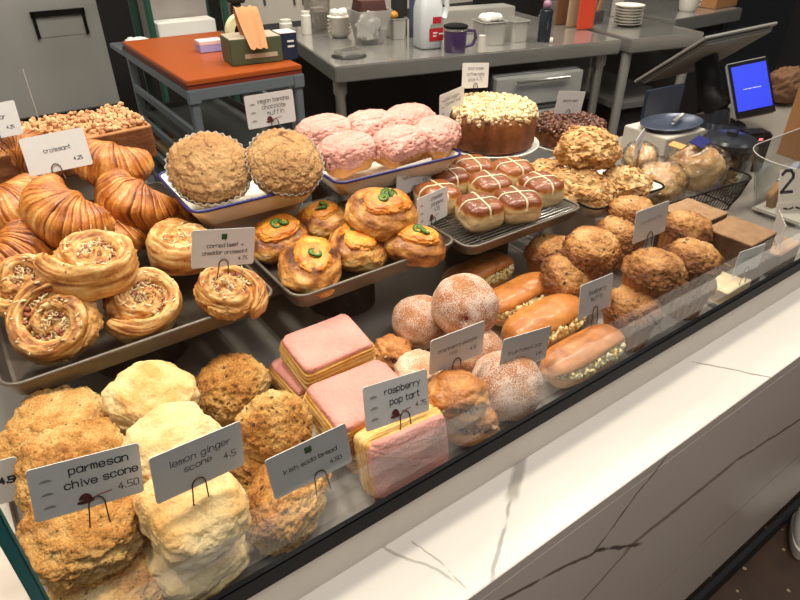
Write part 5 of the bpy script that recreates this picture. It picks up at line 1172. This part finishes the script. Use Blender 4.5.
# ================================================================ side counters
a, b = Vector(P(632, 39, .9)), Vector(P(705, 32, .9)); ang2 = math.atan2(b.y-a.y, b.x-a.x); L2 = (b-a).length
t = thing('plate_counter', 'dark steel counter holding the stack of plates', 'counter', (a.x, a.y, 0), math.degrees(ang2))
box('counter_top', (L2/2, .33, .872), (L2, .66, .056), M['steel'], t, .004)
for x in (.025, L2-.03):
    for y in (.04, .62): V, Fc = lathe([(0, 0), (.020, 0), (.020, .845), (0, .845)], 20); obj('leg', autosmooth(mesh('leg', V, Fc, M['panlight'])), t, (x, y, 0))
box('under_shelf', (L2/2, .33, .62), (L2-.05, .58, .03), M['steel'], t, .003); box('lower_cabinet', (L2/2+.02, .34, .29), (L2-.1, .54, .58), M['blackmatte'], t, .004)
q = base(632, 26.5, .03, .9005)
for k in range(7):
    V, Fc = lathe([(0, .001), (.036, .001), (.040, .004), (.062, .012), (.063, .0145), (.040, .0065), (0, .004)], 48); o = obj('white_plate', autosmooth(mesh('white_plate', V, Fc, M['ceramic'])), loc=(q.x, q.y, q.z+.0115*k)); tag(o, 'white plate in the stack, %s from the bottom' % ('first', 'second', 'third', 'fourth', 'fifth', 'sixth', 'seventh')[k], 'plate', 'stacked white plates')
M['bbrown'] = plain('brown_board', '#7d5130', .5); M['bbeige'] = plain('beige_board', '#b49a7c', .5); M['bred'] = plain('red_board', '#d8472a', .45)
for px, py, w, m, lab in ((564, 25, .060, 'bbrown', 'brown cutting board standing on edge'), (575, 27.5, .050, 'bbeige', 'beige cutting board between the brown and red boards'), (588, 30, .075, 'bred', 'orange red cutting board standing on edge')):
    q = base(px, py, .02); solo('cutting_board', q, (w, .018, .32), M[m], lab, 'cutting board', 'standing cutting boards', mt0, .003)
q = base(607, 26, .10); t = thing('bottle_crate', 'dark wire crate behind the plate stack', 'crate', q, 0); box('crate_body', (0, 0, .025), (.10, .08, .05), M['steeldark'], t, .004)
for k, (x, r) in enumerate(((-.03, .3), (.0, -.2), (.03, .35))): box('slat', (x, 0, .11), (.012, .012, .14), M['kraft'], t, .002).rotation_euler = (0, r, 0)
q = base(640, 14, .0); solo('paper_bundle', (q.x-.1, q.y+.05, .9005), (.16, .05, .24), M['wrap'], 'grey white bundle leaning behind the plates', 'bundle', rz=30)
a, b = Vector(P(686, 21, .9)), Vector(P(753, 9, .9)); ang3 = math.atan2(b.y-a.y, b.x-a.x); L3 = (b-a).length
t = thing('back_counter', 'dark counter with the white cup at the upper right', 'counter', (a.x, a.y, 0), math.degrees(ang3)); box('counter_top', (L3/2, .45, .87), (L3, .8, .06), M['steel'], t, .004); box('cabinet', (L3/2, .47, .42), (L3-.1, .7, .84), M['blackmatte'], t, .004)
q = base(687, 11, .0, .9005); t = thing('white_cup', 'white coffee cup on the dark counter at upper right', 'cup', q); obj('cup_body', autosmooth(lathe_me('cup_body', [(0, 0), (.034, 0), (.040, .01), (.048, .055), (.045, .055), (.037, .012), (0, .005)], M['ceramic'], 40)), t); bars('cup_handle', [[(.044, -.01, .045), (.068, -.02, .042), (.068, -.02, .022), (.042, -.01, .016)]], M['ceramic'], t, .005, 8)
q = base(722, 7, .04, .9005); solo('kraft_carton', q, (.20, .12, .10), M['kraft'], 'brown cardboard box beside the white cup', 'carton', rz=math.degrees(ang3))
# ================================================================ register on the case top at right
A, B, D_ = Vector((1.739, .981, 1.05)), Vector((2.095, .970, 1.056)), Vector((1.739, 1.183, .89))
ex, ey = (B-A), (D_-A); W_, H_ = ex.length, ey.length; ex.normalize(); nz = ex.cross(ey); nz.normalize(); ey2 = nz.cross(ex)
t = thing('register_terminal', 'point of sale terminal with tilted main screen and customer display', 'register', (1.87, .96, .7805))
L0 = Vector((1.87, .96, .7805))
ctrp = (A+B)/2+ey*.5
mm = Matrix((ex, ey2, nz)).transposed().to_4x4(); mm.translation = ctrp-L0
M['silver'] = plain('silver_shell', '#b7b4ae', .35, .4); M['darkgrey'] = plain('dark_grey_shell', '#85827b', .45)
s1 = box('main_screen', (0, 0, 0), (W_, H_, .008), M['silver'], t, .002); s1.matrix_local = mm
s2 = box('screen_housing', (0, 0, -.010), (W_*.94, H_*.92, .014), M['darkgrey'], s1, .006); 
bars('neck', [[ctrp-L0-nz*.012, ctrp-L0-nz*.05+Vector((0, 0, -.03)), Vector((.0, .04, .08)), Vector((0, .0, .05))]], M['black'], t, .034, 14)
obj('base_plate', autosmooth(lathe_me('base_plate', [(0, 0), (.085, 0), (.09, .006), (.085, .016), (.04, .022), (.03, .06), (0, .062)], M['smoke'], 40)), t)
cp = Vector((1.93, .916, .897))-L0
m3 = (Matrix.Rotation(R(-34), 3, 'Z') @ Matrix.Rotation(R(-29), 3, 'X') @ Matrix.Rotation(R(-11), 3, 'Y') @ CARD_B).to_4x4(); m3.translation = cp
cd = obj('customer_display', None, t) if False else box('customer_display', (0, 0, 0), (.126, .166, .014), M['silver'], t, .005, label='small customer display tilted up with a blue screen'); cd.matrix_local = m3
box('bezel', (0, 0, .0075), (.120, .160, .002), M['black'], cd, .001)
m, nt, bs = nt_new('blue_screen'); bs.inputs['Base Color'].default_value = hx('#2a3bd0'); bs.inputs['Emission Color'].default_value = hx('#3a4ae8'); bs.inputs['Emission Strength'].default_value = .75; bs.inputs['Roughness'].default_value = .2; M['screen'] = m
box('screen', (0, .004, .0092), (.104, .130, .0014), M['screen'], cd, 0)
m, nt, bs = nt_new('screen_text'); bs.inputs['Emission Color'].default_value = hx('#aab4ff'); bs.inputs['Emission Strength'].default_value = .6; M['stext'] = m
V, Fc = join([(np.array(v), f) for v, f in [ribbon([(x, 0), (x+w, 0)], .0016, .0102) for x, w in ((-.026, .012), (-.011, .008), (.001, .014), (.018, .008))]]); obj('screen_text_line', mesh('screen_lettering', V, Fc, M['stext'], False), cd)
bars('display_arm', [[cp-Vector((.0, -.02, .01)), Vector((.01, .02, .06))]], M['black'], t, .016, 10)
# jar, card reader, boxes, bags around the register
x, y, _ = P(735, 140, .90); t = thing('cookie_jar', 'glass jar with a dark lid between bagged bread and register', 'jar', (x, y+.01, .7806))
obj('jar_glass', autosmooth(lathe_me('jar_glass', [(0, 0), (.052, 0), (.058, .008), (.060, .03), (.058, .085), (.050, .10), (.047, .10), (.055, .083), (.056, .012), (0, .005)], M['acrylic'], 48)), t)
obj('jar_lid', autosmooth(lathe_me('jar_lid', [(0, .099), (.058, .099), (.060, .104), (.060, .118), (.054, .124), (.014, .128), (.012, .138), (0, .140)], M['smoke'], 48)), t)
rs = np.random.RandomState(6); obj('jar_contents', crumbs('jar_contents', [(.036*math.cos(a)*r, .036*math.sin(a)*r, z) for a, r, z in zip(rs.uniform(0, 6.3, 26), rs.uniform(.2, 1, 26), rs.uniform(.02, .075, 26))], [.016]*26, M['cookie'], 6, 3), t, kind='stuff')
x, y, _ = P(765, 142, .86); t = thing('card_reader', 'black card reader with a small red light right of the jar', 'card reader', (x, y+.03, .7806), -25); box('reader_body', (0, 0, .05), (.072, .05, .10), M['black'], t, .006)
m, nt, bs = nt_new('red_led'); bs.inputs['Emission Color'].default_value = hx('#ff2440'); bs.inputs['Emission Strength'].default_value = 3.; M['led'] = m
box('red_light', (.0, -.0255, .086), (.010, .002, .005), M['led'], t, 0)
solo('grey_box', (1.445, .865, .7806), (.15, .13, .105), M['rwhite'], 'beige grey box behind the bagged bread', 'box', rz=-4)
M['bluetray'] = plain('blue_grey_tray', '#465064', .3, .3); t = thing('blue_tray', 'oval blue grey tray lying on the beige grey box', 'tray', (1.46, .86, .8862), -4)
V, Fc = lathe([(0, 0), (.8, 0), (1, .012), (.97, .013), (.78, .004), (0, .003)], 48); V = V*np.array([.095, .06, 1]); obj('tray_body', autosmooth(mesh('tray_body', V, Fc, M['bluetray'])), t)
V, Fc = tube([(0, 0, 0), (.07, .02, .002)], .005, 8); o = obj('silver_pen', mesh('silver_pen', V, Fc, M['silver']), loc=(1.45, .85, .9005)); tag(o, 'silver pen lying across the blue grey tray', 'pen')
t = thing('blue_folder', 'blue translucent panel standing behind the blue grey tray', 'panel', (1.66, 1.02, .7806), -4); M['bluepan'] = plain('blue_panel', '#283448', .3); box('panel_sheet', (0, 0, .07), (.16, .01, .14), M['bluepan'], t, .002); box('panel_foot', (0, 0, .004), (.20, .06, .008), M['bluepan'], t, .001)
solo('receipt_pad', (1.80, .835, .7806), (.11, .075, .012), M['paper'], 'white paper pad below the customer display', 'paper pad', rz=-20)
def paperbag(c, w, d, h, label, rz, mat):
    t = thing('paper_bag', label, 'paper bag', c, rz, 'kraft paper bags'); V, Fc = loops([(rrect(w, d, .006, 2), 0), (rrect(w, d, .006, 2), h), (rrect(w-.004, d-.004, .005, 2), h), (rrect(w-.004, d-.004, .005, 2), .004)]); V = V*(1+.02*pn(V*20))[:, None]; obj('bag_body', mesh('bag_body', V, Fc, mat, False), t)
    box('bag_fold', (0, -d/2-.001, .03), (w*.6, .002, .012), mat, t, 0)
x, y, _ = P(797, 160, .785); paperbag((x+.11, y, .7806), .20, .10, .20, 'tall tan paper bag at the right edge of the photo', -10, M['kraft'])
x, y, _ = P(775, 150, .785); S = Surf(44, .07, .05, .055, 2.6, (.15, .18, .04), (1.5, 3, 8)); o = obj('crumpled_bag', lump('crumpled_bag', S, M['kraftd'], 5)); o.location = (2.30, .98, .836); tag(o, 'crumpled dark brown paper bag left of the tall tan one', 'paper bag')
# dark fridge behind the register
t = thing('dark_cooler', 'dark glossy upright cooler in the upper right corner', 'cooler', (3.9, 1.9, 0), 0); box('cooler_body', (0, .4, .95), (.7, .8, 1.9), M['smoke'], t, .01); box('cooler_door', (-.36, .4, 1.0), (.03, .74, 1.6), M['black'], t, .01)
# ================================================================ shoe of a customer on the floor
M['shoe'] = plain('white_canvas', '#cfc8c0', .7); M['sole'] = plain('rubber_sole', '#e4ded6', .6)
x, y, _ = P(793, 525, .04); t = thing('sneaker', 'white canvas sneaker on the dark floor at the right edge', 'shoe', (x+.085, y-.02, 0), 12)
def foot(w0): return [( .14*math.cos(a)*(1.0), (.048+.006*math.cos(a))*math.sin(a)*w0) for a in np.linspace(0, 2*math.pi, 36, endpoint=False)]
V, Fc = loops([(foot(.96), .001), (foot(1.0), .006), (foot(1.0), .024), (foot(.96), .028)]); obj('sole', autosmooth(mesh('sole', V, Fc, M['sole'])), t)
d, Fc = ico(5); V = d*np.array([.130, .044, .075]); V[:, 2] = np.where(V[:, 2] < 0, 0, V[:, 2])*(.55+.55*sst(.0, .13, V[:, 0])) + .026; obj('upper', mesh('upper', V, Fc, M['shoe']), t)
bars('laces', [[(-.06+.022*k, -.022, .058+.006*k), (-.055+.022*k, 0, .068+.007*k), (-.05+.022*k, .022, .058+.006*k)] for k in range(5)], M['sole'], t, .003, 6)
